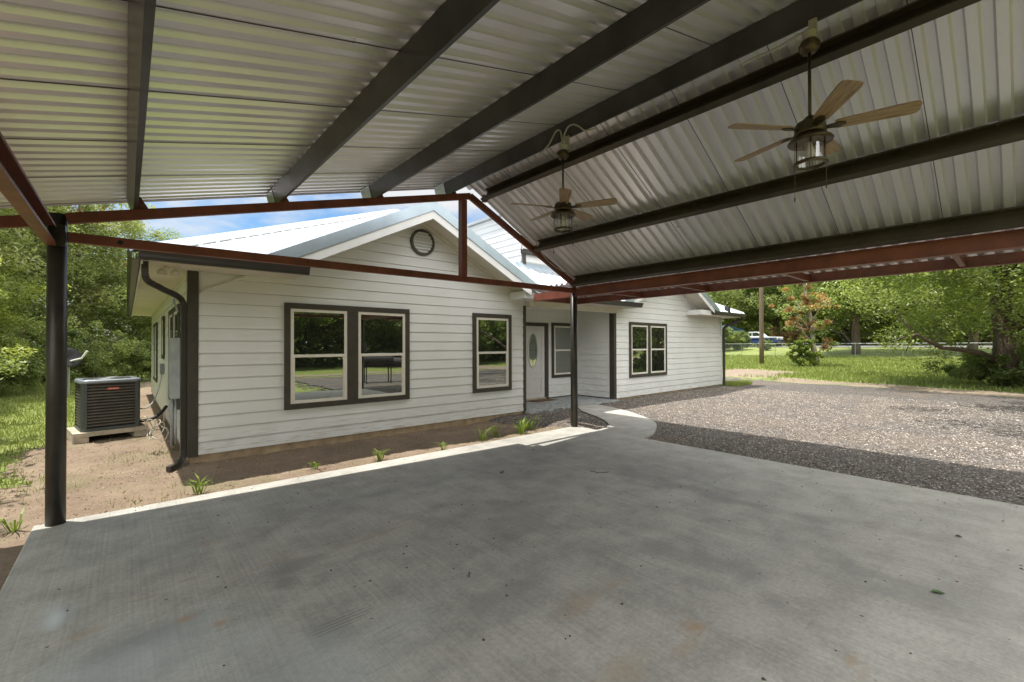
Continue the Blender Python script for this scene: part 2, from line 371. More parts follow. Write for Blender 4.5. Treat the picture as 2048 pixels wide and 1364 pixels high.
def mk_leaf(name, k=1.0, trans=.46):
    m, nt, p, out = newmat(name); nt.nodes.remove(p)
    a = nt.nodes.new('ShaderNodeAttribute'); a.attribute_name = 'tint'
    d = nt.nodes.new('ShaderNodeBsdfDiffuse'); t = nt.nodes.new('ShaderNodeBsdfTranslucent'); g = nt.nodes.new('ShaderNodeBsdfGlossy')
    g.inputs['Roughness'].default_value = .45; g.inputs['Color'].default_value = (.6,.65,.55,1)
    nt.links.new(a.outputs['Color'], d.inputs['Color'])
    tt = mix(nt, a.outputs['Color'], (1.25,1.3,.62), 1.0, 'MULTIPLY'); nt.links.new(tt, t.inputs['Color'])
    x = nt.nodes.new('ShaderNodeMixShader'); x.inputs[0].default_value = trans
    nt.links.new(d.outputs[0], x.inputs[1]); nt.links.new(t.outputs[0], x.inputs[2])
    y = nt.nodes.new('ShaderNodeMixShader'); y.inputs[0].default_value = .05
    nt.links.new(x.outputs[0], y.inputs[1]); nt.links.new(g.outputs[0], y.inputs[2]); nt.links.new(y.outputs[0], out.inputs['Surface']); return m
M['leaf'] = mk_leaf('foliage')
M['grass'] = mk_leaf('grass blades', 1, .3)

# ------------------------------------------------------------------ ground
def hgt(X, Y):
    X = np.asarray(X, float); Y = np.asarray(Y, float)
    z = -.12+.001*np.clip(X-22, 0, 38)**2
    w = np.clip((.3-X)/1.8, 0, 1); w = w*w*(3-2*w)
    return z+w*.003*np.clip(Y-13, 0, 14)**2
def grid(name, xs, ys, mat, zoff=0.0, rough=0.0, zf=hgt, keep=None, seed=0, label=None, soft=0):
    rg = np.random.default_rng(seed)
    XX, YY = np.meshgrid(xs, ys, indexing='ij'); ZZ = zf(XX, YY)+zoff
    if rough: ZZ = ZZ+rg.normal(0, rough, ZZ.shape)
    if soft:                              # thin the layer out towards its edge so it sinks into the ground below
        Wt = np.zeros(XX.shape); ang = np.linspace(0, 6.28, 13)[:-1]
        for rr_ in (soft*.5, soft):
            for a_ in ang: Wt += keep(XX+rr_*np.cos(a_), YY+rr_*np.sin(a_))
        Wt /= 24; Wt = np.clip(Wt+rg.normal(0, .05, Wt.shape), 0, 1); ZZ -= .05*np.clip(1-Wt*1.6, 0, 1)
    nx, ny = XX.shape; idx = np.arange(nx*ny).reshape(nx, ny)
    F = np.stack([idx[:-1,:-1], idx[1:,:-1], idx[1:,1:], idx[:-1,1:]], -1).reshape(-1, 4)
    if keep is not None:
        cx = (XX[:-1,:-1]+XX[1:,1:]).reshape(-1)/2; cy = (YY[:-1,:-1]+YY[1:,1:]).reshape(-1)/2; F = F[(Wt[:-1,:-1].reshape(-1) > .02) if soft else keep(cx, cy)]
    me = bpy.data.meshes.new(name); me.from_pydata(np.stack([XX, YY, ZZ], -1).reshape(-1, 3).tolist(), [], F.tolist()); me.update()
    for p in me.polygons: p.use_smooth = True
    me.materials.append(mat); o = bpy.data.objects.new(name, me); COL.objects.link(o); o['kind'] = 'structure'
    if label: o['label'] = label; 
    return o
def wob(x, s=1.0, ph=0.0):
    return s*(np.sin(x*1.7+ph)*.5+np.sin(x*3.9+ph*2.3)*.3+np.sin(x*9.1+ph*1.1)*.2)
gx = np.concatenate([np.linspace(-900,-40,12)[:-1], np.linspace(-40, 90, 131), np.linspace(90, 900, 12)[1:]])
grid('lawn', gx, gx, M['lawn'])
def in_house(x, y): return (x > .7)&(x < 17.3)&(y > 7.65)
def keep_dirt(x, y):
    e1 = -1.0-.16*(y-7.0)*0+wob(y, .35, 1)+np.where(y > 11.6, (y-11.6)*.35, 0)*np.where(y<14.5,1,0)+np.where(y>=14.5,1.0,0)
    left = (x > e1)&(x < 1.2)&(y > 4.6)&(y < 26)
    front = (x >= -.9)&(x < 6.9)&(y > 5.3)&(y < 7.75)
    nearl = (x > -7.5+wob(y, .4))&(x < -.3)&(y > -6)&(y <= 5.7)  # unseen dirt stretched left so the roof underside reflects less green lawn
    far = (x > -3.6+.3*np.sin(y*2))&(x < -.3)&(y > 5.6)&(y < 7.9+.25*np.sin(x*2.1))
    return left|front|nearl|far
grid('bare_dirt', np.arange(-8.5, 7.1, .1), np.arange(-6, 26, .1), M['dirt'], .022, .009, keep=keep_dirt, seed=3, soft=.3)
def keep_grav(x, y):
    far = np.interp(y, [-12,0,3,6.3,10.2], [19.0,19.6,21.4,21.8,23.4])+wob(y, .5)
    a = (x > 6.0)&(x < far)&(y < 7.75)&(y > -9+wob(x, .6))
    b = (x > 17.0)&(x < 23.2+wob(y,.7)+np.clip(y-7.7,0,20)*.5)&(y >= 7.7)&(y < 11.5+wob(x,.6))
    bed = (y > 5.4)&(x < 6.9)&(x < 5.5+(7.6-y)*.45+wob(y,.12))
    return (a&~bed)|b
GZ = 0.0
def gz_(x, y):
    x = np.asarray(x, float); y = np.asarray(y, float)
    e = np.clip((x-5.6-(7.6-y)*.45)/.5, 0, 1); bed = np.where(y > 5.4, e, 1.0)
    f = np.clip((22.0-x)/3.0, 0, 1); h = np.clip((y+9.5)/2, 0, 1)
    return -.118+.083*np.minimum(np.minimum(bed, f), h)
grid('gravel_drive', np.arange(5.0, 30, .16), np.arange(-12, 13, .16), M['gravel'], GZ, .006, zf=gz_, keep=keep_grav, seed=4, soft=.35)
def keep_track(x, y):
    a = (x > 18.0)&(x < np.interp(y,[-12,0,4,9],[22.4,22.6,23.6,24.6])+wob(y, .5, 2))&(y > -25)&(y < 11)&~keep_grav(x-.3,y)
    b = (x > 24+wob(y,.6))&(x < 30+wob(y,.9,1)) & (y > 8.4+wob(x,.4))&(y < 12.5+wob(x,.5))
    return a|b
grid('dirt_track', np.arange(19, 34, .25), np.arange(-25, 14, .25), M['dirt_tan'], .014, .002, keep=keep_track, seed=5, soft=.5)
grid('dirt_path', np.arange(-30, 60, .5), np.arange(-12, -9.4, .25), M['dirt_tan'], .02, keep=lambda x,y: np.abs(y+10.7+wob(x,.15)) < .8)
grid('road', np.arange(58.0, 63.1, 1.0), np.arange(-80, 100, 4), simple('grey road', (.16,.155,.15), .9, vs=1), .03)
grid('gravel_road', np.arange(70, 73.1, .5), np.arange(-60, 24, 3), M['dirt_tan'], .03)
MB().box(-.6, 6.48, -.62, 5.62, -.13, 0).build('concrete_slab', M['concrete'], bevel=.01)['kind'] = 'structure'
walk = [(6.485,4.12),(6.9,4.2),(7.35,4.42),(7.72,4.62),(8.0,4.82),(8.24,5.09),(8.5,5.42),(8.75,5.8),(8.95,6.2),(9.1,6.6),(9.22,7.0),(9.28,7.39),(8.62,7.39),(8.4,7.15),(8.1,6.8),(7.9,6.4),(7.72,6.05),(7.5,5.72),(7.3,5.47),(7.1,5.28),(6.8,5.14),(6.485,5.1)]
MB().prism(walk, -.12, -.006).build('walkway', M['walk'])['kind'] = 'structure'
MB().box(6.98, 10.45, 7.4, 9.0, -.12, .004).build('porch_floor', M['tile'])['kind'] = 'structure'

# ------------------------------------------------------------------ house
H0 = (.66, 7.6, 0.0)
house = thing('house', 'white lap sided single storey house with dark window trim and metal roof behind the carport', 'house', H0)
def hb(mb, name, mat, parent=None, **k): return mb.build(name, mat, parent or house, off=H0, **k)
E0, EX = .02, .1785
def lap(mb, P, u, n, s0f, s1f, z0, z1):
    k = 0; z = z0; u = Vector(u); n = Vector(n); P = Vector(P)
    while z < z1-1e-6:
        zt = min(z+EX, z1); a0, a1, b0, b1 = s0f(z), s1f(z), s0f(zt), s1f(zt)
        if a1-a0 < .02: break
        if b1 < b0: b0 = b1 = (b0+b1)/2
        lo, hi = .016, .003
        zg = zt-.007
        q = [P+u*a0+n*lo, P+u*a1+n*lo, P+u*b1+n*hi, P+u*b0+n*hi]
        for i, zz in enumerate((z, z, zg, zg)): q[i] = q[i]+Vector((0,0,zz))
        r = [P+u*a0-n*.010+Vector((0,0,z)), P+u*a1-n*.010+Vector((0,0,z))]
        mb.add([P+u*b0+n*hi+Vector((0,0,zg)), P+u*b1+n*hi+Vector((0,0,zg)), P+u*b1-n*.010+Vector((0,0,zg)), P+u*b0-n*.010+Vector((0,0,zg)),
                P+u*b1-n*.010+Vector((0,0,zt)), P+u*b0-n*.010+Vector((0,0,zt))], [(0,1,2,3),(3,2,4,5)])
        b = len(mb.v); mb.add(q+r, [(0,1,2,3),(4,5,1,0)]); z = zt
    return mb
c_ = lambda v: (lambda z: v)
PK, RZ = 4.2, 4.15      # gable apex
w = lap(MB(), (0,7.6,0), (1,0,0), (0,-1,0), lambda z: max(.66, PK-(RZ-.12-z)/.5), lambda z: min(6.98, PK+(RZ-.12-z)/.5), E0, 4.0)
w.box(.66, 6.98, 7.625, 7.75, .019, 2.62); hb(w, 'front_wall', M['siding'])
PK2 = 13.0
w = lap(MB(), (0,7.6,0), (1,0,0), (0,-1,0), lambda z: max(10.45, PK2-(RZ-.12-z)/.5), lambda z: min(17.35, PK2+(RZ-.12-z)/.5), E0, 4.0)
w.box(10.45, 17.35, 7.625, 7.75, .019, 2.62); hb(w, 'wing_wall', M['siding'])
w = lap(MB(), (.66,0,0), (0,-1,0), (-1,0,0), c_(-19.5), c_(-7.6), E0, 2.62); w.box(.685, .8, 7.76, 19.5, .019, 2.62); hb(w, 'side_wall', M['siding'])
w = lap(MB(), (17.35,0,0), (0,1,0), (1,0,0), c_(7.6), c_(19.5), E0, 2.62); w.box(17.2, 17.325, 7.76, 19.5, .019, 2.62); hb(w, 'side_wall', M['siding'])
w = lap(MB(), (0,9.0,0), (1,0,0), (0,-1,0), c_(6.98), c_(10.45), E0, 2.7); w.box(6.9, 10.55, 9.025, 9.12, -.1, 2.7); hb(w, 'porch_wall', M['siding'])
w = lap(MB(), (10.45,0,0), (0,-1,0), (-1,0,0), c_(-9.0), c_(-7.6), E0, 2.7); w.box(10.475, 10.55, 7.76, 9.0, -.1, 2.7); hb(w, 'porch_wall', M['siding'])
w = MB().box(6.86, 6.978, 7.76, 9.0, -.1, 2.7); hb(w, 'porch_wall', M['siding'])
w = MB().box(.8, 17.2, 19.35, 19.5, -.1, 2.62); hb(w, 'back_wall', M['siding'])
for b_ in ((.675, 6.96, 7.607, 7.75, -.16, .018), (10.48, 17.3, 7.615, 7.75, -.16, .018), (.675, .8, 7.77, 19.5, -.3, .018), (17.2, 17.33, 7.77, 19.5, -.3, .018)): hb(MB().box(*b_), 'foundation', M['brick_found'])
# corner boards
w = MB()
w.box(.64, .765, 7.58, 7.60, .0, 2.6); w.box(.64, .66, 7.60, 7.72, .0, 2.6); hb(w, 'corner_board', M['dark_trim'])
w = MB(); w.box(6.955, 7.035, 7.575, 7.655, -.02, 2.46); hb(w, 'corner_board', M['dark_trim'])
w = MB(); w.box(10.43, 10.55, 7.578, 7.6, -.01, 2.46); w.box(10.425, 10.45, 7.6, 7.73, -.01, 2.46); hb(w, 'corner_board', M['dark_trim'])
w = MB(); w.box(17.28, 17.37, 7.58, 7.6, .0, 2.6); hb(w, 'corner_board', M['fascia'])
w = MB(); w.box(7.04, 10.42, 8.975, 8.995, .005, .03); w.box(10.42, 10.44, 7.75, 8.98, .005, .03); hb(w, 'base_trim', M['black'])
w = MB(); w.box(10.38, 10.43, 8.95, 8.985, .03, 2.5); hb(w, 'inside_corner', M['fascia'])
# soffits
w = MB(); w.box(.14, .657, 7.05, 20.1, 2.6, 2.615); w.box(.657, 2.0, 7.05, 7.585, 2.6, 2.615); hb(w, 'soffit', M['soffit'])
w = MB(); w.box(7.0, 10.85, 7.05, 7.57, 2.58, 2.595); w.box(7.04, 10.42, 7.62, 8.99, 2.62, 2.64); w.box(7.036, 10.424, 7.46, 7.60, 2.44, 2.578); hb(w, 'porch_header', M['soffit'])
w = MB(); w.box(15.35, 17.35, 7.05, 7.57, 2.58, 2.595); w.box(17.36, 17.9, 7.05, 20.1, 2.58, 2.595); hb(w, 'soffit', M['soffit'])
# return boxes next to the gable ends
hb(MB().box(6.52, 7.0, 7.06, 7.585, 2.57, 2.73), 'cornice_return', M['fascia']); hb(MB().box(14.6, 15.35, 7.06, 7.585, 2.57, 2.73), 'cornice_return', M['fascia'])
# left fascia under gutter
w = MB(); w.box(.13, .15, 7.04, 20.1, 2.56, 2.72); hb(w, 'fascia', M['fascia'])

def ribbed(P, v, u, n, vs0, vs1, u0f, u1f, pitch=.2286, rw=.045, rh=.02, base=.07, thick=0):
    """ribbed metal sheet; P origin, v across ribs, u along ribs, n normal"""
    P, v, u, n = Vector(P), Vector(v), Vector(u), Vector(n); mb = MB(); S = []
    x = vs0
    while x < vs1:
        for dx, h in ((0,0),(pitch-base,0),(pitch-base+(base-rw)/2, rh),(pitch-(base-rw)/2, rh)):
            if x+dx < vs1: S.append((x+dx, h))
        x += pitch
    S.append((vs1, 0))
    for i in range(len(S)-1):
        (a, ha), (b, hb_) = S[i], S[i+1]
        q = [P+v*a+u*u0f(a)+n*ha, P+v*b+u*u0f(b)+n*hb_, P+v*b+u*u1f(b)+n*hb_, P+v*a+u*u1f(a)+n*ha]
        if (q[0]-q[3]).length < 1e-3 and (q[1]-q[2]).length < 1e-3: continue
        mb.add(q, [(0,1,2,3)])
    return mb
sq = 1/math.sqrt(1.25)
XE0, XE1, YE0, YE1, ZE = .12, 17.92, 7.0, 20.1, 2.72
hw = (YE1-YE0)/2
nF = (0, -.5*sq, sq); uF = (0, sq, .5*sq); sl_ = math.sqrt(1.25)
def tri(L):
    return lambda a: sl_*max(0, min(a, L-a, hw))
hwg = (RZ-ZE)/.5
def valley(a):
    x = XE0+a; return sl_*max(0, hwg-abs(x-PK), hwg-abs(x-PK2))
def ftop(a): return max(valley(a), tri(XE1-XE0)(a))
r = ribbed((XE0,YE0,ZE), (1,0,0), uF, nF, 0, XE1-XE0, valley, ftop); hb(r, 'front_roof', M['roof_metal'])
r = ribbed((XE0,YE0,ZE+.001), (0,1,0), (sq,0,.5*sq), (-.5*sq,0,sq), 0, YE1-YE0, c_(0), tri(YE1-YE0)); hb(r, 'side_roof', M['roof_metal'])
r = ribbed((XE1,YE0,ZE+.001), (0,1,0), (-sq,0,.5*sq), (.5*sq,0,sq), 0, YE1-YE0, c_(0), tri(YE1-YE0)); hb(r, 'side_roof', M['roof_metal'])
r = ribbed((XE0,YE1,ZE), (1,0,0), (0,-sq,.5*sq), (0,.5*sq,sq), 0, XE1-XE0, c_(0), tri(XE1-XE0)); hb(r, 'back_roof', M['roof_metal'])
ZR = ZE+.5*hw
w = MB()
w.sweep([(-.14,-.06),(0,.03),(.14,-.06),(.14,-.045),(0,.045),(-.14,-.045)], (XE0,YE0,ZE+.02), (XE0+hw,YE0+hw,ZR+.02), (.707,-.707,0), (0,0,1))
w.sweep([(-.14,-.06),(0,.03),(.14,-.06),(.14,-.045),(0,.045),(-.14,-.045)], (XE0+hw,YE0+hw,ZR+.02), (XE1-hw,YE0+hw,ZR+.02), (0,1,0), (0,0,1))
w.sweep([(-.14,-.06),(0,.03),(.14,-.06),(.14,-.045),(0,.045),(-.14,-.045)], (XE1,YE0,ZE+.02), (XE1-hw,YE0+hw,ZR+.02), (-.707,-.707,0), (0,0,1))
hb(w, 'ridge_cap', M['roof_metal'])
# gables
def gable(pk):
    hwid = (RZ-2.72)/.5
    back = YE0+(RZ-2.72)/.5
    for s in (-1, 1):
        # roof plane: ribs run down the slope, across = Y ; trimmed at valley with the front roof
        L = hwid*sl_
        def u1(a, L=L): return L if a <= 0.001 else max(0.0, L-(a)*sl_)
        r = ribbed((pk,YE0,RZ), (0,1,0), (s*sq,0,-.5*sq), (s*.5*sq,0,sq), 0, hwid, c_(0), lambda a: (hwid+.02)*sl_ if a < .01 else (hwid-a)*sl_)
        # valley trim: the plane meets the front slope where z_gable = z_front
        hb(r, 'gable_roof', M['roof_metal'])
        w = MB(); w.sweep([(-.03,-.15),(.0,-.15),(.0,0.03),(.16,.03),(.16,.045),(-.03,.045)], (pk, YE0-.005, RZ), (pk+s*2.80, YE0-.005, RZ-.5*2.80), (0,1,0), (0,0,1)); 
        hb(w, 'rake_flashing', M['roof_flash'])
        w = MB(); w.sweep([(-.012,-.30),(.018,-.30),(.018,-.13),(-.012,-.13)], (pk, YE0-.004, RZ), (pk+s*2.46, YE0-.004, RZ-.5*2.46), (0,1,0), (0,0,1))
        hb(w, 'rake_board', M['fascia'])
        w = MB(); w.sweep([(.02,-.155),(.60,-.155),(.60,-.14),(.02,-.14)], (pk, YE0, RZ), (pk+s*2.76, YE0, RZ-.5*2.76), (0,1,0), (0,0,1))
        w.sweep([(.555,-.23),(.585,-.23),(.585,-.157),(.555,-.157)], (pk, YE0, RZ), (pk+s*2.60, YE0, RZ-.5*2.60), (0,1,0), (0,0,1))
        hb(w, 'gable_soffit', M['soffit'])
    w = MB(); w.sweep([(-.12,-.045),(0,.035),(.12,-.045),(.12,-.03),(0,.05),(-.12,-.03)], (pk,YE0-.03,RZ), (pk,back+.1,RZ), (1,0,0), (0,0,1)); hb(w, 'ridge_cap', M['roof_flash'])
gable(PK); gable(PK2)
# gutters (K profile)
KP = [(0,.12),(0,0),(.07,0),(.085,.03),(.085,.06),(.115,.10),(.115,.12),(.10,.12),(.10,.105),(.07,.065),(.07,.012),(.012,.012),(.012,.12)]
def gut(a, b, side): return MB().sweep(KP, a, b, side, (0,0,1))
g1 = gut((.125,7.0,2.6), (2.05,7.0,2.6), (0,-1,0)); hb(g1, 'gutter', M['gutter'])
g2 = gut((.12,6.99,2.6), (.12,20.1,2.6), (-1,0,0)); hb(g2, 'gutter', M['gutter'])
g3 = gut((7.05,7.0,2.585), (10.86,7.0,2.585), (0,-1,0)); hb(g3, 'gutter', M['gutter'])
g4 = gut((15.35,7.0,2.585), (17.95,7.0,2.585), (0,-1,0)); hb(g4, 'gutter', M['gutter'])
g5 = gut((17.93,7.0,2.585), (17.93,20.1,2.585), (1,0,0)); hb(g5, 'gutter', M['gutter'])
w = MB().box(16.6, 16.75, 7.0, 7.15, 2.72, 2.95); hb(w, 'roof_vent', M['gutter'])
# downspouts: rectangular section along a path
def downspout(path, w_, d_, ribs=True):
    mb = MB(); pts = [Vector(p) for p in path]
    out = []
    for i in range(len(pts)):        # smooth with a Catmull style resample
        out.append(pts[i])
    vs = []; k = len(out)
    for i, p in enumerate(out):
        d = (out[min(i+1,k-1)]-out[max(i-1,0)]).normalized()
        ref = Vector((.0,-1,0)) if abs(d.y) < .95 else Vector((0,0,1))
        s_ = d.cross(ref).normalized(); r_ = s_.cross(d)
        g = 1.0-(.06 if (ribs and i % 2) else 0)
        for a, b in ((-1,-1),(1,-1),(1,1),(-1,1)): vs.append(p+s_*a*w_/2*g+r_*b*d_/2*g)
    fs = []
    for i in range(k-1):
        for j in range(4): fs.append((i*4+j, i*4+(j+1)%4, (i+1)*4+(j+1)%4, (i+1)*4+j))
    fs += [(3,2,1,0), tuple(range(4*k-4,4*k))]
    return mb.add(vs, fs)
def bez(p, n):
    p = [Vector(q) for q in p]; o = []
    for i in range(n+1):
        t = i/n; o.append((1-t)**3*p[0]+3*(1-t)**2*t*p[1]+3*(1-t)*t*t*p[2]+t**3*p[3])
    return o
path = [(.17,7.12,2.61),(.17,7.12,2.55)]+bez([(.17,7.12,2.5),(.17,7.12,2.36),(.2,7.2,2.36),(.33,7.36,2.31)],9)+bez([(.36,7.4,2.295),(.5,7.55,2.24),(.6,7.66,2.24),(.605,7.665,2.08)],10)+[(.605,7.665,1.9),(.605,7.665,.25)]+bez([(.605,7.665,.12),(.605,7.66,-.05),(.55,7.5,-.06),(.42,7.33,-.06)],10)
dw = downspout(path, .075, .065); hb(dw, 'downspout', M['gutter'], bevel=.006)
path = [(17.8,7.0,2.6)]+bez([(17.8,7.0,2.55),(17.8,7.0,2.35),(17.45,7.45,2.4),(17.4,7.52,2.15)],10)+[(17.4,7.53,2.0),(17.4,7.53,-.02)]
dw = downspout(path, .085, .07); hb(dw, 'downspout', M['gutter'])
# raised clerestory box behind the porch
w = lap(MB(), (8.2,0,0), (0,-1,0), (-1,0,0), c_(-13.5), c_(-9.0), 3.5, 5.3); w.box(8.225, 8.3, 9.0, 13.5, 3.4, 5.3)
hb(w, 'clerestory_wall', M['siding'])
w = lap(MB(), (0,9.0,0), (1,0,0), (0,-1,0), c_(8.2), c_(11.5), 3.5, 4.15); w.box(8.225, 11.5, 9.025, 9.1, 3.4, 5.2); hb(w, 'clerestory_wall', M['siding'])
w = MB().box(8.1, 11.6, 8.9, 13.6, 5.3, 5.38); hb(w, 'clerestory_roof', M['roof_metal'])
w = gut((8.14,8.98,4.06), (11.5,8.98,4.06), (0,-1,0)); hb(w, 'clerestory_gutter', M['dark_trim'])
w = MB().box(8.21, 8.3, 8.93, 8.99, 3.72, 4.06); hb(w, 'clerestory_downspout', M['dark_trim'])
w = MB().sweep([(0,0),(-.3,-.14),(-.3,-.125),(0,.2)], (8.0,9.0,3.64), (11.5,9.0,3.64), (0,1,0), (0,0,1)); hb(w, 'wall_flashing', M['roof_flash'])

def window(P, u, n, s0, s1, z0, z1, lights, tw=.088, mull=.19, glass='pane'):
    """lights = number of double hung units side by side"""
    P, u, n = Vector(P), Vector(u), Vector(n)
    def bx(mb, a0, a1, b0, b1, d0, d1):
        q = []
        for zz in (b0, b1):
            for (a, d) in ((a0,d0),(a1,d0),(a1,d1),(a0,d1)): q.append(P+u*a+n*d+Vector((0,0,zz)))
        mb.hexa(q)
    t = MB(); bx(t, s0, s1, z1-tw, z1, .0, .035); bx(t, s0, s1, z0, z0+tw, .0, .035)
    bx(t, s0, s0+tw, z0+tw, z1-tw, .0, .035); bx(t, s1-tw, s1, z0+tw, z1-tw, .0, .035)
    unit = (s1-s0-2*tw-(lights-1)*mull)/lights
    for k in range(1, lights):
        a = s0+tw+k*unit+(k-1)*mull; bx(t, a, a+mull, z0+tw, z1-tw, .0, .035)
    win = hb(t, 'window', M['dark_trim'], bevel=.003)
    for k in range(lights):
        a = s0+tw+k*(unit+mull); b = a+unit; c0 = z0+tw; c1 = z1-tw; f = .05; zm = (c0+c1)/2
        s = MB(); bx(s, a, b, c1-f, c1, .002, .026); bx(s, a, b, c0, c0+f, .002, .028); bx(s, a, a+f, c0+f, c1-f, .002, .028); bx(s, b-f, b, c0+f, c1-f, .002, .028)
        bx(s, a+f, b-f, zm-.024, zm+.024, .002, .03)
        bx(s, a+f, a+f+.018, c0+f, zm-.024, .002, .022); bx(s, b-f-.018, b-f, c0+f, zm-.024, .002, .022)
        sa = hb(s, 'sash', M['vinyl'], win, bevel=.003)
        g = MB(); bx(g, a+f, b-f, zm+.024, c1-f, .014, .017); hb(g, 'pane', M[glass], win)
        g = MB(); bx(g, a+f+.018, b-f-.018, c0+f, zm-.024, .014, .016); hb(g, 'pane', M[glass], win)
    return win
FR = ((0,7.587,0), (1,0,0), (0,-1,0))
window(*FR, 1.865, 4.025, .54, 2.228, 2)
window(*FR, 5.50, 6.57, .54, 2.23, 1)
window(*FR, 11.18, 13.27, .575, 2.225, 2, mull=.15)
window((0,8.987,0), (1,0,0), (0,-1,0), 9.35, 10.36, .585, 2.2, 1, glass='pane_dim')
LW = ((.647,0,0), (0,-1,0), (-1,0,0))
window(*LW, -10.85, -8.75, .54, 2.22, 2)
window(*LW, -13.1, -12.45, 1.26, 2.22, 1)
window(*LW, -17.3, -15.4, .56, 2.2, 2)
# door
t = MB(); t.box(8.0, 8.10, 8.955, 8.99, .02, 2.18); t.box(9.06, 9.2, 8.955, 8.99, .02, 2.18); t.box(8.10, 9.06, 8.955, 8.99, 2.08, 2.18)
hb(t, 'door_frame', M['dark_trim'], bevel=.003)
t = MB(); t.box(8.10, 9.045, 8.90, 8.99, .02, .06); hb(t, 'threshold', M['pad'])
d = MB(); d.box(8.105, 9.03, 8.955, 8.985, .06, 2.075)
cx, cz = 8.5675, 1.40
def ring(mb, cx, cz, rx, rz, y0, y1, wd, n=40):
    vs = []
    for i in range(n):
        t = 2*math.pi*i/n; c, s = math.cos(t), math.sin(t)
        vs += [(cx+c*rx, y0, cz+s*rz), (cx+c*(rx-wd), y0, cz+s*(rz-wd)), (cx+c*rx, y1, cz+s*rz), (cx+c*(rx-wd), y1, cz+s*(rz-wd))]
    fs = []
    for i in range(n):
        a = i*4; b = ((i+1) % n)*4
        fs += [(a,b,b+1,a+1), (a,a+2,b+2,b), (a+1,b+1,b+3,a+3)]
    mb.add(vs, fs)
def frame_rect(mb, x0, x1, z0, z1, y0, y1, wd):
    mb.box(x0, x1, y0, y1, z0, z0+wd); mb.box(x0, x1, y0, y1, z1-wd, z1); mb.box(x0, x0+wd, y0, y1, z0+wd, z1-wd); mb.box(x1-wd, x1, y0, y1, z0+wd, z1-wd)
frame_rect(d, 8.22, 8.915, .2, .66, 8.944, 8.955, .025); frame_rect(d, 8.26, 8.875, .24, .62, 8.949, 8.955, .012)
frame_rect(d, 8.22, 8.915, .74, 1.97, 8.944, 8.955, .022)
ring(d, cx, cz, .20, .50, 8.935, 8.956, .035)
door = hb(d, 'door', M['door'], bevel=.002)
g = MB(); n = 40; g.add([(cx+.168*math.cos(2*math.pi*i/n), 8.95, cz+.468*math.sin(2*math.pi*i/n)) for i in range(n)], [tuple(range(n))])
hb(g, 'oval_pane', mk_glass('door glass', (.34,.38,.34), .45), door)
g = MB(); ring(g, cx, cz, .10, .28, 8.944, 8.949, .006); g.box(cx-.003, cx+.003, 8.944, 8.949, cz-.46, cz+.46); g.box(cx-.16, cx+.16, 8.944, 8.949, cz-.003, cz+.003); hb(g, 'leading', M['bronze'], door)
g = MB(); g.tube([(8.18,8.955,1.0),(8.18,8.90,1.0)], .012); g.tube([(8.18,8.905,1.0),(8.27,8.905,1.0)], .01); g.lathe([(.03,0),(.03,.01)], (8.18,8.95,.99), 12); hb(g, 'handle', M['bronze'], door)
# gable vent
v_ = MB(); ring(v_, 4.31, 3.535, .255, .255, 7.545, 7.59, .045, 48); vent = hb(v_, 'gable_vent', M['dark_trim'], smooth=False)
v_ = MB()
for k in range(7):
    z = 3.535-.19+k*.058; hwid = math.sqrt(max(.001, .212**2-(z+.01-3.535)**2))
    v_.hexa([(4.31-hwid,7.556,z),(4.31+hwid,7.556,z),(4.31+hwid,7.585,z+.035),(4.31-hwid,7.585,z+.035),(4.31-hwid,7.556,z+.026),(4.31+hwid,7.556,z+.026),(4.31+hwid,7.585,z+.060),(4.31-hwid,7.585,z+.060)])
hb(v_, 'louver', M['fascia'], vent)
# security floodlight under the corner soffit
fl = MB(); fl.lathe([(.05,0),(.05,.02)], (.42,7.42,2.58), 14)
for s in (-1, 1): fl.lathe([(.012,0),(.05,-.03),(.055,-.08)], (.42+s*.07,7.42,2.575), 12)
hb(fl, 'floodlight', M['soffit'], smooth=True)
# service equipment on the side wall
eq = MB().box(.52, .645, 8.72, 9.15, .72, 1.68); meter = hb(eq, 'meter_panel', M['grey_plastic'], bevel=.008)
hb(MB().tube([(.56,8.95,.72),(.56,8.95,-.05)], .028), 'conduit', M['grey_plastic'], smooth=True); hb(MB().tube([(.6,8.82,.72),(.6,8.82,.0)], .016), 'conduit', M['grey_plastic'], smooth=True)
q = MB(); q.tube([(.55,8.2,2.35),(.52,8.1,2.2),(.56,8.0,2.05)], .012); hb(q, 'conduit', M['grey_plastic'], smooth=True)
q = MB()
rg = np.random.default_rng(2)
for k in range(5):
    c0 = Vector((.5-.02*k, 8.65+.05*k, .22+.035*k)); pts = []
    for i in range(30):
        t = i/29*2*math.pi*1.2+k; rr = .14+.05*math.sin(2.3*t+k)
        pts.append(c0+Vector((-.10+rr*.5*math.cos(t)-.05*k*.3, rr*math.sin(t)*.8, .11*math.sin(t*1.0+k)+.02*math.cos(3*t))))
    q.tube(pts, .006, 6)
hb(q, 'cable_coil', M['cable'], smooth=True)
q = MB().box(.58, .645, 12.6, 12.95, .92, 1.15); hb(q, 'disconnect_box', M['ac_light'], bevel=.006)

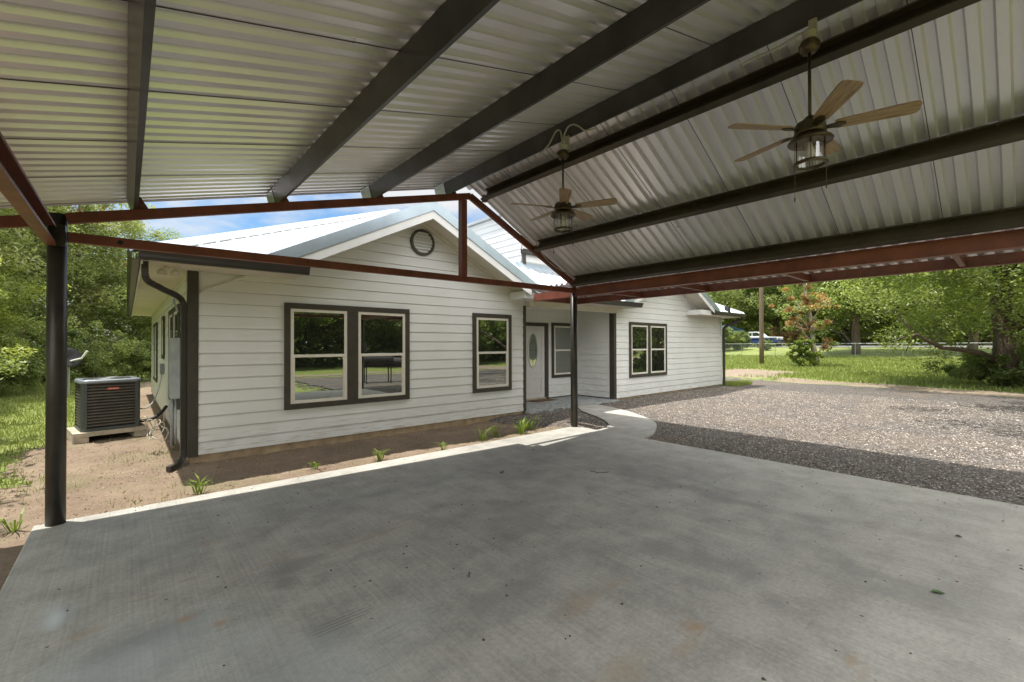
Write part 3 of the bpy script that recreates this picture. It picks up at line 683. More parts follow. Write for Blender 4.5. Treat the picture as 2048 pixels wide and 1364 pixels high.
# ------------------------------------------------------------------ carport
C0 = (-.46, 5.55, 0.0)
car = thing('carport', 'open steel carport with ribbed metal roof on dark round columns in the foreground', 'carport', C0)
def cb(mb, name, mat, parent=None, **k): return mb.build(name, mat, parent or car, off=C0, **k)
NY = -.85
XR, ZRG = 3.95, 4.08
zl = lambda x: ZRG+.268*(x-XR)
zr = lambda x: ZRG-.553*(x-XR)
for x, y, zt in ((-.46,5.55,2.71),(6.42,5.58,2.64),(-.46,-.5,2.6),(6.42,-.5,2.62)):
    q = MB().lathe([(.066,0),(.066,zt)], (x,y,0), 28); cb(q, 'column', M['dark_steel'], smooth=False)
    for p in car.children[-1].data.polygons:
        if len(p.vertices) == 4: p.use_smooth = True
# rake beams (C channel look), chord, king post for the front frame and a matching one at the near end
for yy in (5.50, -.5):
    q = MB(); q.beam((-.40,yy,2.672), (3.95,yy,3.822), .05, .095); cb(q, 'rake_beam', M['red'], bevel=.004)
    q = MB(); q.beam((3.95,yy,3.822), (6.38,yy,2.668), .05, .10); cb(q, 'rake_beam', M['red'], bevel=.004)
    q = MB(); q.beam((-.5,yy,2.64), (-1.15,yy,2.48), .05, .095); cb(q, 'rake_beam', M['red'])
    q = MB(); q.beam((-.395,yy,2.508), (6.36,yy,2.565), .06, .088); cb(q, 'bottom_chord', M['red'], bevel=.004)
    q = MB(); q.box(3.78, 3.875, yy-.03, yy+.07, 2.59, 3.74); cb(q, 'king_post', M['red'], bevel=.004)
# eave beams
def channel(mb, a, b, h, fl, side, upv, t=.006):
    """C section: web at side=0, flanges towards +side"""
    mb.sweep([(0,0),(fl,0),(fl,.02),(fl-t,.02),(fl-t,t),(t,t),(t,h-t),(fl-t,h-t),(fl-t,h-.02),(fl,h-.02),(fl,h),(0,h)], a, b, side, upv); return mb
q = MB(); channel(q, (-.53,NY,2.385), (-.53,5.48,2.42), .165, .075, (1,0,0), (0,0,1)); cb(q, 'eave_beam', M['red'])
q = MB().box(-.50, -.40, 5.42, 5.5, 2.42, 2.6); cb(q, 'bracket', M['dark_steel'])
q = MB(); channel(q, (6.43,NY,2.475), (6.43,6.65,2.50), .14, -.07, (-1,0,0), (0,0,1)); q = MB(); q.box(6.39, 6.45, NY, 6.65, 2.475, 2.615); q.box(6.33, 6.46, NY, 5.42, 2.616, 2.628); q.box(6.36, 6.48, NY, 6.65, 2.463, 2.475); cb(q, 'eave_beam', M['red'])
q = MB(); q.box(7.66, 7.70, NY, 6.65, 2.475, 2.60); q.box(7.62, 7.70, NY, 6.65, 2.465, 2.475); cb(q, 'outer_eave_beam', M['red'])
q = MB(); q.box(6.45, 7.66, 6.61, 6.65, 2.475, 2.60); cb(q, 'outer_eave_beam', M['red'])
for yy in (4.9, 3.6, 2.06, .45):
    q = MB(); q.box(6.452, 7.66, yy-.025, yy+.025, 2.478, 2.57); cb(q, 'outrigger', M['red'])
P = .1433
# purlins
def purlin(x, slope, y1, mat, flip):
    z = (zl(x) if slope > 0 else zr(x))-.008; a = math.atan(slope)
    u = Vector((math.cos(a), 0, math.sin(a))); n = Vector((-math.sin(a), 0, math.cos(a)))
    q = MB(); h = .18 if slope > 0 else .2
    P0 = Vector((x, NY, z))-n*h; P1 = Vector((x, y1, z))-n*h
    channel(q, P0, P1, h, .035, u, n, t=.005) if flip > 0 else q.sweep([(0,0),(-.065,0),(-.065,.02),(-.059,.02),(-.059,.006),(-.006,.006),(-.006,h-.006),(-.059,h-.006),(-.059,h-.02),(-.065,h-.02),(-.065,h),(0,h)][::-1], P0, P1, u, n)
    if flip < 0:                       # screw tips along the top flange
        y = NY+.1
        while y < 5.3: q.lathe([(.008,0),(.008,.014)], (x-.05, y, zr(x-.05)-.034), 6); y += P*2
    return cb(q, 'purlin', mat)
for x in (.0, 1.25, 2.40, 3.55): purlin(x, .268, 5.88, M['purlin'], 1)
for x in (4.22, 5.34, 6.27): purlin(x, -.553, 5.40, M['purlin_brown'], -1)
for x in (-1.05,): purlin(x, .268, 5.88, M['purlin'], 1)
q = MB()
for x in (.0, 1.25, 2.40, 3.55):     # cleats that tie the purlins to the rake
    q = MB(); q.box(x+.065, x+.083, 5.47, 5.53, zl(x)-.24, zl(x)-.05); q.hexa([(x+.083,5.515,zl(x)-.22),(x+.19,5.515,zl(x)-.2),(x+.19,5.523,zl(x)-.2),(x+.083,5.523,zl(x)-.22),(x+.083,5.515,zl(x)-.04),(x+.10,5.515,zl(x)-.05),(x+.10,5.523,zl(x)-.05),(x+.083,5.523,zl(x)-.04)]); cb(q, 'cleat', M['red'])
for x in (4.22, 5.34): cb(MB().box(x-.07, x+.0, 5.41, 5.47, zr(x)-.16, zr(x)-.06), 'cleat', M['red'])
# galvanised end caps on the three visible purlin ends
q = MB()
for x in (1.25, 2.40, 3.55):
    a = math.atan(.268); u = Vector((math.cos(a),0,math.sin(a))); n = Vector((-math.sin(a),0,math.cos(a)))
    P0 = Vector((x-.003,5.62,zl(x)-.009))-n*.18
    q = MB().sweep([(-.002,0),(0,0),(0,.178),(-.002,.178)], P0, P0+Vector((0,.262,0)), u, n); cb(q, 'end_cap', M['galv'])
# roof sheets
def roofsheet(x0, x1, zf, slope, y0, y1, phase):
    a = math.atan(slope); u = Vector((math.cos(a),0,math.sin(a))); n = Vector((-math.sin(a),0,math.cos(a)))
    L = (x1-x0)/math.cos(a)
    mb = ribbed((x0,y0,zf(x0)), (0,1,0), u, n, 0, y1-y0, c_(0), lambda v: L, pitch=P, rw=.056, rh=.036, base=.084)
    sh = cb(mb, 'roof_sheet', M['galvalume']); y = y0+phase
    while y < y1:                      # dark strip added as the shadow line where two sheets lap
        A = Vector((x0,y,zf(x0)))-n*.004; cb(MB().sweep([(0,0),(.005,0),(.005,.003),(0,.003)], A, A+u*L, (0,1,0), n), 'lap_shade_strip', M['dark_trim'], sh); y += 6*P
    return sh
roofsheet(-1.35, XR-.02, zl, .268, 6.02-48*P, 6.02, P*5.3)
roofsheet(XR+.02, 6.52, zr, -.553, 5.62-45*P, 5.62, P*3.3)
a_ = math.atan(.12)
mb = ribbed((6.5,6.86-54*P,2.735), (0,1,0), (math.cos(a_),0,-math.sin(a_)), (math.sin(a_),0,math.cos(a_)), 0, 54*P, c_(0), lambda v: 1.33, pitch=P, rw=.056, rh=.036, base=.084)
cb(mb, 'eave_sheet', M['galvalume'])
q = MB(); q.sweep([(-.2,-.06),(0,.02),(.16,-.09),(.16,-.1),(0,.01),(-.2,-.07)], (XR,NY,ZRG+.035), (XR,5.75,ZRG+.035), (1,0,0), (0,0,1)); cb(q, 'ridge_cap', M['galvalume'])
q = MB()
for (z, x) in ((2.46,-.395+.35),): q.tube([(x,5.468,2.51),(x,5.474,2.51)], .022, 14)
for x in (1.6, 2.2): q.tube([(x,5.466,2.525),(x,5.472,2.525)], .009, 10)
cb(q, 'bolt_hole', M['black'])
# electrical: junction box by the right column and cables
q = MB().box(6.47, 6.57, 5.38, 5.46, 2.50, 2.60); tag(q.build('junction_box', M['grey_plastic'], bevel=.006), 'small grey electrical box beside the top of the right carport column', 'junction box')
q = MB(); q.tube(bez([(5.25,5.40,3.28),(5.5,5.42,2.98),(5.8,5.44,2.90),(6.2,5.44,2.84)],12)+bez([(6.25,5.43,2.82),(6.4,5.41,2.8),(6.5,5.42,2.72),(6.52,5.42,2.6)],8), .008, 6)
tag(q.build('electric_cable', M['cable'], smooth=True), 'pale cable running down the right rake beam to the grey electrical box', 'cable')
q = MB(); q.tube([(6.3,6.55,2.60),(6.38,6.62,2.55),(6.42,6.67,2.44),(6.5,6.68,2.40)], .007, 6)
tag(q.build('electric_cable', M['cable'], smooth=True), 'short pale wire hanging off the end of the right eave beam towards the porch', 'cable')

# ------------------------------------------------------------------ ceiling fans
def make_fan():
    f = thing('ceiling_fan', '', 'ceiling fan', (3.5, .928, 3.011), 0, 'ceiling fans under the carport ridge')
    q = MB().lathe([(.02,.60),(.05,.605),(.075,.64),(.078,.67),(.06,.70)], n=28); obj = q.build('canopy', M['bronze'], f, smooth=True)
    q = MB().lathe([(.048,.70),(.05,.77),(.035,.785)], n=16); q.box(-.02,.12,-.02,.02,.775,.80); q.box(.09,.12,-.03,.03,.80,.92); q.build('mounting_box', M['cable'], f, smooth=False)
    q = MB().lathe([(.0125,.05),(.0125,.62)], n=14); q.build('downrod', M['bronze'], f, smooth=True)
    q = MB().lathe([(.03,.10),(.045,.085),(.055,.06),(.10,.05),(.112,.03),(.115,-.02),(.118,-.03),(.115,-.045),(.06,-.05)], n=32); q.build('motor', M['bronze'], f, smooth=True)
    q = MB().lathe([(.06,-.05),(.10,-.055),(.155,-.085),(.165,-.10),(.16,-.108),(.10,-.10),(.05,-.09)], n=36); q.build('light_shade', M['bronze'], f, smooth=True)
    q = MB()
    for zc, rr in ((-.285,.112),):
        k = 36; vs = []; 
        q.lathe([(rr+.006,zc),(rr+.012,zc+.012),(rr+.006,zc+.024),(rr-.012,zc+.024),(rr-.012,zc),(rr+.006,zc)], n=k, caps=False)
    for i in range(6):
        t = 2*math.pi*i/6+.3; q.tube([(rr*math.cos(t), rr*math.sin(t), -.10),(rr*math.cos(t), rr*math.sin(t), -.275)], .004, 6)
    q.build('light_cage', M['bronze'], f, smooth=True)
    q = MB().lathe([(.094,-.10),(.096,-.27)], n=28, caps=False); q.build('glass_jar', M['jar'], f, smooth=True)
    q = MB().lathe([(.012,-.10),(.018,-.13),(.03,-.17),(.03,-.20),(.015,-.225),(.002,-.23)], n=14); q.build('bulb', M['vinyl'], f, smooth=True)
    for s, L in ((-1,.40),(1,.30)):
        q = MB(); q.tube([(s*.118*.75, -s*.09, -.10),(s*.118*.75, -s*.09, -.14-L)], .0018, 5); q.lathe([(.004,-.14-L),(.006,-.155-L),(.003,-.175-L)], (s*.118*.75,-s*.09,0), 8); q.build('pull_chain', M['bronze'], f)
    for i in range(5):
        ang = R(72*i); ca, sa = math.cos(ang), math.sin(ang); tl = R(-12)
        def tr(x, y, z): # local blade frame -> fan frame
            y2 = y*math.cos(tl)-z*math.sin(tl); z2 = y*math.sin(tl)+z*math.cos(tl)
            return (x*ca-y2*sa, x*sa+y2*ca, z2)
        out = [(.17,-.045),(.20,-.055),(.45,-.068),(.64,-.075),(.685,-.068),(.70,-.04),(.70,.04),(.685,.068),(.64,.075),(.45,.068),(.20,.055),(.17,.045)]
        b = MB(); n = len(out)
        b.add([(x,y,.004) for x,y in out]+[(x,y,-.004) for x,y in out], [tuple(range(n)), tuple(range(2*n-1,n-1,-1))]+[(i2,n+i2,n+(i2+1)%n,(i2+1)%n) for i2 in range(n)])
        bo = b.build('blade', M['wood'], f); bo.rotation_euler = (0,0,0)
        # rotate about hub: tilt then spin via matrix so the wood grain stays along the blade
        bo.matrix_local = Matrix.Rotation(ang, 4, 'Z') @ Matrix.Rotation(tl, 4, 'X')
        k = MB(); k.hexa([(.09,-.018,-.012),(.20,-.035,-.014),(.20,.035,-.014),(.09,.018,-.012),(.09,-.018,-.004),(.20,-.035,-.006),(.20,.035,-.006),(.09,.018,-.004)])
        k.hexa([(.20,-.035,-.013),(.245,-.012,-.013),(.245,.012,-.013),(.20,.035,-.013),(.20,-.035,-.005),(.245,-.012,-.005),(.245,.012,-.005),(.20,.035,-.005)])
        k.build('blade_iron', M['bronze'], bo, bevel=.002)
    return f
fan = make_fan(); fan['label'] = 'nearer ceiling fan with five wooden blades and caged lantern at upper right'
fan.rotation_euler = (0,0,R(0)); fan.scale = (.81,.81,.86)
fan2 = copy_tree(fan); fan2.location = (3.5,3.185,3.011); fan2.rotation_euler = (0,0,R(9))
fan2['label'] = 'farther, smaller looking ceiling fan with wooden blades and caged lantern near the gable frame'
def smooth_path(p, k=4):
    p = [Vector(q) for q in p]; o = []
    for i in range(len(p)-1):
        a, b, c, d = p[max(i-1,0)], p[i], p[i+1], p[min(i+2,len(p)-1)]
        for t in range(k):
            t /= k; o.append(.5*((2*b)+(c-a)*t+(2*a-5*b+4*c-d)*t*t+(3*b-a-3*c+d)*t**3))
    return o+[p[-1]]
q = MB(); q.tube(smooth_path([(3.56,3.6,3.735),(3.54,3.537,3.735),(3.53,3.426,3.771),(3.53,3.365,3.833),(3.53,3.305,3.883),(3.53,3.246,3.861),(3.51,3.205,3.753),(3.5,3.19,3.69)]), .009, 6)
q.tube(smooth_path([(3.5,3.185,3.69),(3.53,3.19,3.80),(3.53,3.138,3.864),(3.53,3.054,3.859),(3.53,2.973,3.802),(3.53,2.907,3.74),(3.54,2.798,3.72)]), .009, 6)
tag(q.build('fan_cable', M['cable'], smooth=True), 'pale cable looping over the far ceiling fan mount', 'cable')
q = MB(); q.tube(smooth_path([(3.5,.93,3.69),(3.52,1.021,3.70),(3.53,1.1,3.69),(3.53,1.198,3.685),(3.53,1.284,3.69),(3.55,1.40,3.69)]), .008, 6)
tag(q.build('fan_cable', M['cable'], smooth=True), 'pale cable running from the near ceiling fan mount along the purlin', 'cable')

# ------------------------------------------------------------------ air conditioner
ac = thing('air_conditioner', 'dark grey outdoor air conditioning unit with louvered sides beside the house', 'air conditioner', (-.25,11.0,.075), R(9))
def rr_poly(w_, d_, r_, n=6):
    pts = []
    for sx, sy, a0 in ((1,-1,-90),(1,1,0),(-1,1,90),(-1,-1,180)):
        for i in range(n+1):
            t = R(a0+90*i/n); pts.append((sx*(w_/2-r_)+r_*math.cos(t), sy*(d_/2-r_)+r_*math.sin(t)))
    return pts
AH = .89
MB().prism(rr_poly(.80,.80,.06), 0, .05).build('base_pan', M['ac_body'], ac, bevel=.004)
MB().prism(rr_poly(.70,.70,.04), .05, AH-.06).build('coil', M['black'], ac)
q = MB()
for sx in (-1,1):
    for sy in (-1,1):
        pts = [(sx*(.40-.08), sy*.40), (sx*.37, sy*.395), (sx*.395, sy*.37), (sx*.40, sy*.32), (sx*.375, sy*.32), (sx*.345, sy*.345), (sx*.32, sy*.375)]
        if sx*sy < 0: pts = pts[::-1]
        MB().prism(pts, .05, AH-.05).build('corner_post', M['ac_body'], ac, bevel=.003)
q = MB()
for k in range(15):
    z = .085+k*.052
    for s in (-1,1):
        q.hexa([(-.32,s*.36,z+.028),(.32,s*.36,z+.028),(.32,s*.392,z),(-.32,s*.392,z),(-.32,s*.36,z+.034),(.32,s*.36,z+.034),(.32,s*.392,z+.016),(-.32,s*.392,z+.016)])
        q.hexa([(s*.36,-.32,z+.028),(s*.36,.32,z+.028),(s*.392,.32,z),(s*.392,-.32,z),(s*.36,-.32,z+.034),(s*.36,.32,z+.034),(s*.392,.32,z+.016),(s*.392,-.32,z+.016)])
q.build('louver', M['louver'], ac)
n1 = rr_poly(.83,.83,.10); n2 = rr_poly(.79,.79,.10); k = len(n1)
q = MB(); n3 = [(x*.85,y*.85) for x,y in n2]
vs = [(x,y,AH-.06) for x,y in n1]+[(x,y,AH-.02) for x,y in n1]+[(x,y,AH) for x,y in n2]+[(x,y,AH-.005) for x,y in n3]+[(x,y,AH-.10) for x,y in n3]
fs = []
for lv in range(4):
    for i in range(k): fs.append((lv*k+i, lv*k+(i+1)%k, (lv+1)*k+(i+1)%k, (lv+1)*k+i))
q.add(vs, fs); q.build('top_cap', M['ac_light'], ac, smooth=True)
q = MB()
for i in range(9):
    rr_ = .05+i*.035; pts = [(rr_*math.cos(2*math.pi*j/24), rr_*math.sin(2*math.pi*j/24), AH+.004-.0) for j in range(25)]; q.tube(pts, .003, 4, caps=False)
for i in range(4):
    t = math.pi*i/4+.2; q.tube([(-.34*math.cos(t),-.34*math.sin(t),AH),(.34*math.cos(t),.34*math.sin(t),AH)], .004, 5)
q.build('fan_grille', M['ac_body'], ac)
q = MB().lathe([(.09,AH-.09),(.09,AH-.03)], n=20); q.build('fan_hub', M['black'], ac)
bd = MB().prism([(x,y) for x,y in rr_poly(.175,.042,.018,5)], 0, .006)
bdo = MB(); bdo.v = [(x+.02, -.393-z, y+AH-.165) for x,y,z in bd.v]; bdo.f = bd.f
badge = bdo.build('badge', simple('red badge', (.42,.05,.035), .4, var=.05), ac)
fc = bpy.data.curves.new('lettering', 'FONT'); fc.body = 'Goodman'; fc.size = .034; fc.align_x = 'CENTER'; fc.align_y = 'CENTER'; fc.extrude = .0008; fc.offset = .0006
fo = bpy.data.objects.new('lettering', fc); COL.objects.link(fo)
bpy.context.view_layer.update()
fm = bpy.data.meshes.new_from_object(fo.evaluated_get(bpy.context.evaluated_depsgraph_get())); bpy.data.objects.remove(fo)
fm.materials.append(simple('pale lettering', (.75,.6,.5), .5))
lo = bpy.data.objects.new('lettering', fm); COL.objects.link(lo); lo.parent = badge
lo.matrix_local = Matrix.Translation((.02,-.4005,AH-.165)) @ Matrix.Rotation(R(90), 4, 'X')
pd = thing('equipment_pad', 'weathered concrete pad on blocks under the air conditioning unit', 'pad', (-.25,11.0,-.1), R(9))
MB().box(-.50,.50,-.47,.47,.10,.173).build('slab', M['pad'], pd, bevel=.006)
for x in (-.40,.40): MB().box(x-.1 if x > 0 else x-.1, x+.1, -.46,.46,-.12,.098).build('block', M['pad'], pd, bevel=.006)
q = MB(); q.tube(bez([(.17,11.0,.14),(.35,11.05,.08),(.5,11.25,.15),(.62,11.4,.33)],14), .03, 10)
tag(q.build('refrigerant_line', M['rubber'], smooth=True), 'thick black insulated pipe from the air conditioner into the house wall', 'pipe')
q = MB(); q.tube(bez([(.17,11.1,.38),(.3,11.3,.25),(.5,12.0,.3),(.61,12.75,.92)],20), .012, 8)
tag(q.build('power_whip', M['grey_plastic'], smooth=True), 'thin grey flexible cable rising from the air conditioner to the wall box', 'cable')
q = MB(); q.tube([(.6,11.6,.3),(.6,11.6,-.08)], .018, 8); tag(q.build('drain_pipe', M['vinyl'], smooth=True), 'short white upright drain pipe at the house wall by the black pipe', 'pipe')

# doormat
q = MB().prism([(8.32,8.55),(9.12,8.55),(9.12,8.88),(8.32,8.88)], .006, .02); tag(q.build('doormat', M['mat']), 'brown doormat lying on the tiled porch before the front door', 'doormat')

# ------------------------------------------------------------------ vegetation
GREENS = {'mid': ((.15,.19,.07), (.33,.385,.15)), 'yellow': ((.22,.265,.065), (.44,.48,.14)), 'dark': ((.10,.135,.06), (.23,.28,.12)),
          'olive': ((.20,.22,.105), (.36,.375,.19)), 'brown': ((.30,.165,.085), (.46,.29,.17)), 'bright': ((.16,.225,.06), (.38,.44,.135))}
def leaves(rg, centers, radii, per, size, pal, flat=.75, mixpal=None, mixf=.0):
    K = len(centers); C = np.repeat(centers, per, 0); Rr = np.repeat(radii, per)[:, None]
    d = rg.normal(size=C.shape); d /= np.linalg.norm(d, axis=1)[:, None]; d *= rg.random((len(C),1))**.45
    d[:, 2] *= flat; Pp = C+d*Rr
    N = len(Pp); nrm = rg.normal(size=(N,3)); nrm[:, 2] = np.abs(nrm[:, 2])+.75; nrm /= np.linalg.norm(nrm, axis=1)[:, None]
    t = rg.normal(size=(N,3)); t -= nrm*(t*nrm).sum(1)[:, None]; t /= np.linalg.norm(t, axis=1)[:, None]; b = np.cross(nrm, t)
    s = size*(.6+.8*rg.random((N,1)))
    V = np.stack([Pp-t*s, Pp+b*s*.42, Pp+t*s, Pp-b*s*.42], 1)
    a, c = np.array(GREENS[pal][0]), np.array(GREENS[pal][1])
    f = np.clip(np.repeat(rg.random(K), per)*.75+rg.random(N)*.35-.05, 0, 1)[:, None]
    T = a*(1-f)+c*f
    if mixpal:
        a2, c2 = np.array(GREENS[mixpal][0]), np.array(GREENS[mixpal][1]); sel = np.repeat(rg.random(K) < mixf, per)
        T[sel] = (a2*(1-f)+c2*f)[sel]
    return V, T
def limb(rg, mb, p0, p1, r0, r1, sag=.1, n=5, k=6):
    p0 = np.array(p0, float); p1 = np.array(p1, float); L = np.linalg.norm(p1-p0); pts = []; rs = []
    for i in range(n+1):
        t = i/n; w = math.sin(math.pi*t)*L*sag
        pts.append(tuple(p0*(1-t)+p1*t+rg.normal(0, .25, 3)*w+np.array([0,0,.6*w]))); rs.append(r0*(1-t)+r1*t)
    mb.tube(pts, rs, k); return pts
def tree(name, label, cat, loc, Ht, cr, tr, pal, seed, crown_lo=.25, ncl=150, per=90, ls=.07, group=None, bark='bark', mixpal=None, mixf=0, lean=(0,0), clr=.55, stretch=(1,1), stems=1, ztop=1.0):
    ls = ls*1.0; per = int(per*1.9)
    rg = np.random.default_rng(seed); t = thing(name, label, cat, loc, 0, group)
    mb = MB(); tips = []
    for s_ in range(stems):
        bx, by = (0,0) if stems == 1 else (rg.normal(0,.25), rg.normal(0,.25))
        top = (lean[0]+bx*2, lean[1]+by*2, Ht*.8)
        tp = limb(rg, mb, (bx,by,-.35), top, tr, tr*.25, .04, 8, 10)
        for i in range(9 if stems == 1 else 4):
            f = .18+.8*rg.random(); k = min(7, int(f*8)); base = tp[k]
            ang = rg.random()*2*math.pi; rad = cr*(.5+.45*rg.random())*math.sqrt(max(.15, 1-abs(f-.4)))
            tip = (base[0]+math.cos(ang)*rad*stretch[0], base[1]+math.sin(ang)*rad*stretch[1], min(Ht*.97, base[2]+Ht*(.08+.2*rg.random())))
            pts = limb(rg, mb, base, tip, tr*.38*(1-.5*f), tr*.06, .12, 5, 6); tips.append(tip)
            for q_ in range(3):
                b2 = pts[rg.integers(1,5)]; e = np.array(b2)+rg.normal(0, cr*.28, 3)+np.array([0,0,cr*.1]); limb(rg, mb, b2, e, tr*.1, tr*.03, .1, 3, 5); tips.append(tuple(e))
    mb.build('trunk', M[bark], t, smooth=True)
    # crown clusters: on an irregular ellipsoid
    zc = Ht*(crown_lo+1)/2; hz = Ht*(1-crown_lo)/2
    u = rg.normal(size=(ncl,3)); u /= np.linalg.norm(u, axis=1)[:, None]; rad = rg.random(ncl)**.4
    lob = 1+.28*np.sin(3*np.arctan2(u[:,1],u[:,0])+seed)+.18*np.sin(5*u[:,2]*2+seed*2)
    C = np.stack([u[:,0]*cr*rad*lob*stretch[0]+lean[0]*.7, u[:,1]*cr*rad*lob*stretch[1]+lean[1]*.7, zc+u[:,2]*hz*rad*(.85+.2*rg.random(ncl))*ztop], 1)
    Tp = np.array(tips); Tp = Tp[Tp[:,2] > Ht*crown_lo*.7]
    C = np.concatenate([C, Tp]); C[:,2] = np.maximum(C[:,2], .25)
    rr_ = cr*.17*(.6+.9*rg.random(len(C)))*(clr/.55)
    V, T = leaves(rg, C, rr_, per, ls, pal, mixpal=mixpal, mixf=mixf)
    fast_mesh('crown', V, 4, M['leaf'], t, T); return t
def g(x, y): return float(hgt(x, y))
def clone_tree(src, label, loc, rz, sc, group=None):
    c = copy_tree(src); c.location = loc; c.rotation_euler = (0,0,rz); c.scale = sc if isinstance(sc, tuple) else (sc,)*3
    c['label'] = label
    if group: c['group'] = group
    return c
GL = 'trees of the thicket left of the house'
# left thicket
LA = tree('cedar_elm', 'yellow green tree at the left edge, low branches reaching the lawn', 'tree', (-6.2,16.0,g(-6.2,16)), 8.5, 3.2, .16, 'yellow', 11, .04, 230, 110, .065, GL, mixpal='mid', mixf=.35)
LB = tree('juniper', 'dense olive green juniper seen just left of the left column', 'tree', (-5.6,20.5,g(-5.6,20.5)), 10.5, 3.3, .2, 'olive', 12, .05, 240, 110, .06, GL, mixpal='mid', mixf=.4)
LC = tree('oak_tree', 'tall green oak between the left column and the house eave', 'tree', (-3.2,25.5,g(-3.2,25.5)), 10.3, 3.3, .2, 'mid', 13, .1, 260, 130, .065, GL, mixpal='olive', mixf=.4)
LD = tree('cedar_elm', 'sparse grey twigged tree whose thin top shows against the sky', 'tree', (-1.6,27.5,g(-1.6,27.5)), 9.6, 3.0, .15, 'olive', 14, .15, 120, 75, .06, GL, mixpal='brown', mixf=.12)
clone_tree(LC, 'broad green tree nearest the far corner of the left house wall', (.4,29.5,.35), 2.1, (.95,.95,.72), GL)
clone_tree(LB, 'dark olive tree standing behind the left edge tree', (-8.2,22.5,g(-8,22)), 1.2, 1.05, GL)
clone_tree(LA, 'bright leafed small tree right of the left column at the lawn edge', (-3.9,21.2,g(-3.9,21.2)), 2.6, (.62,.62,.55), GL)
clone_tree(LC, 'tall tree rising behind the thicket over the left column', (-5.2,30.0,g(-5.2,30)), 4.1, 1.1, GL)
clone_tree(LB, 'tall tree rising behind the thicket at far left', (-10.5,29.0,g(-10,29)), 3.3, 1.15, GL)
clone_tree(LA, 'bushy yellow green sapling at the very left edge over the lawn', (-3.6,12.6,g(-3.6,12.6)), .7, (.5,.5,.42), GL)
clone_tree(LC, 'green tree far behind the house corner', (2.6,36.0,.35), .9, (1,1,.75), GL)
# shrubs under the thicket
SB = tree('shrub', 'low green shrub at the lawn edge behind the air conditioner', 'shrub', (-2.4,23.6,g(-2.4,23.6)), 2.2, 1.5, .04, 'mid', 21, .0, 70, 90, .05, 'shrubs under the thicket', mixpal='dark', mixf=.3, stems=3)
for lab, x, y, rz, sc in [('dark green shrub left of the left column base of the thicket', -4.6,18.2,1.0,1.05), ('low shrub below the bright small tree right of the column', -3.1,20.4,2.2,.85),
                     ('wide shrub closing the lawn between air conditioner and house', -.9,25.4,3.1,1.0), ('small shrub at the far house corner beyond the lawn', .5,27.2,.4,.9),
                     ('leafy shrub at the left picture edge by the lawn', -3.5,14.4,4.2,.95), ('rounded shrub deep in the thicket at left', -6.9,19.0,5.1,1.3)]:
    clone_tree(SB, lab, (x,y,g(x,y)), rz, sc, 'shrubs under the thicket')
# tree whose shade falls on the left lawn (outside the frame)
clone_tree(LA, 'tree beside the carport outside the left edge, shading the lawn', (-5.0,8.2,-.12), 1.9, (1.05,1.05,1.05))
clone_tree(LC, 'tall tree outside the left edge, shading the dirt by the slab', (-6.9,4.6,-.12), .2, (.95,.95,1.0))

GR = 'trees of the field right of the house'
RA = tree('pecan_tree', 'large spreading green tree at the right edge with drooping branches', 'tree', (25.4,.35,-.12), 10.5, 5.4, .42, 'bright', 31, .11, 420, 120, .07, GR, mixpal='mid', mixf=.55, stretch=(1,1.15))
RB = tree('oak_tree', 'round green tree with a straight grey trunk in the middle of the field', 'tree', (49.5,9.75,g(49.5,9.75)), 11.0, 5.6, .36, 'mid', 32, .30, 270, 110, .11, GR, mixpal='bright', mixf=.35)
RC = tree('dying_tree', 'half dead tree with orange brown leaves and pale bare limbs', 'tree', (35.0,9.0,g(35,9)), 7.6, 1.5, .2, 'brown', 33, .22, 40, 60, .08, None, bark='bark_pale', mixpal='mid', mixf=.25, lean=(.3,.9), stretch=(1,1))
RD = tree('oak_tree', 'dark wide oak behind the pickup truck with a thick trunk', 'tree', (75.0,24.5,1.32), 14.5, 8.0,   .6, 'mid', 34, .16, 300, 120, .17, GR, mixpal='mid', mixf=.5)
clone_tree(RD, 'green tree behind the utility pole, left of the dark oak', (74,31,1.32), 1.3, (.95,.95,.92), GR)
clone_tree(RD, 'low far tree showing beside the right house eave', (84,42,1.32), 2.2, (.95,.95,.68), GR)
clone_tree(RD, 'dark tree right of the dark oak, behind the dying tree', (78,15.5,1.32), 3.0, (1.05,1.05,.95), GR)
clone_tree(RB, 'big green tree behind the round field tree', (70,6.5,1.32), 4.0, 1.45, GR)
clone_tree(RB, 'lighter green tree between the field tree and the right edge tree', (52,2.6,g(52,2.6)), 5.1, (.95,.95,1.0), GR)
clone_tree(RB, 'far green tree seen over the right end of the field', (80,-3,1.32), .4, 1.6, GR)
clone_tree(RB, 'leafy tree behind the large right edge tree', (38,-2.2,g(38,-2.2)), 2.5, (.8,.8,.9), GR)
clone_tree(RD, 'tall far tree closing the view between the two oaks', (98,30,1.32), 4.9, 1.15, GR)
clone_tree(RD, 'far tree behind the far left end of the fence', (90,52,1.32), .5, (1.0,1.0,.62), GR)
clone_tree(RD, 'farthest tree behind the round field tree', (100,8,1.32), 1.9, 1.2, GR)
GRS = 'shrubs along the field fence'
SF = tree('shrub', 'dark green bush by the fence right beside the house corner', 'shrub', (52,23.0,g(52,23)), 2.9, 1.9, .05, 'dark', 41, .0, 80, 80, .09, GRS, mixpal='mid', mixf=.5, stems=3)
for lab, x, y, rz, sc in [('yellow green bush left of the utility pole', 54,21.7,1.,(.62,.62,.75)), ('small bush in front of the pickup truck door', 53.5,18.6,2.,(.38,.38,.42)),
                          ('wide bush behind the fence near the house eave', 54.5,25.8,3.,1.1)]:
    clone_tree(SF, lab, (x,y,g(x,y)), rz, sc, GRS)
SG = tree('sprout_bush', 'leafy green suckers around the foot of the dying tree', 'shrub', (34.5,9.5,g(34.6,9)), 1.9, .85, .03, 'bright', 43, .0, 60, 70, .07, None, stems=3)
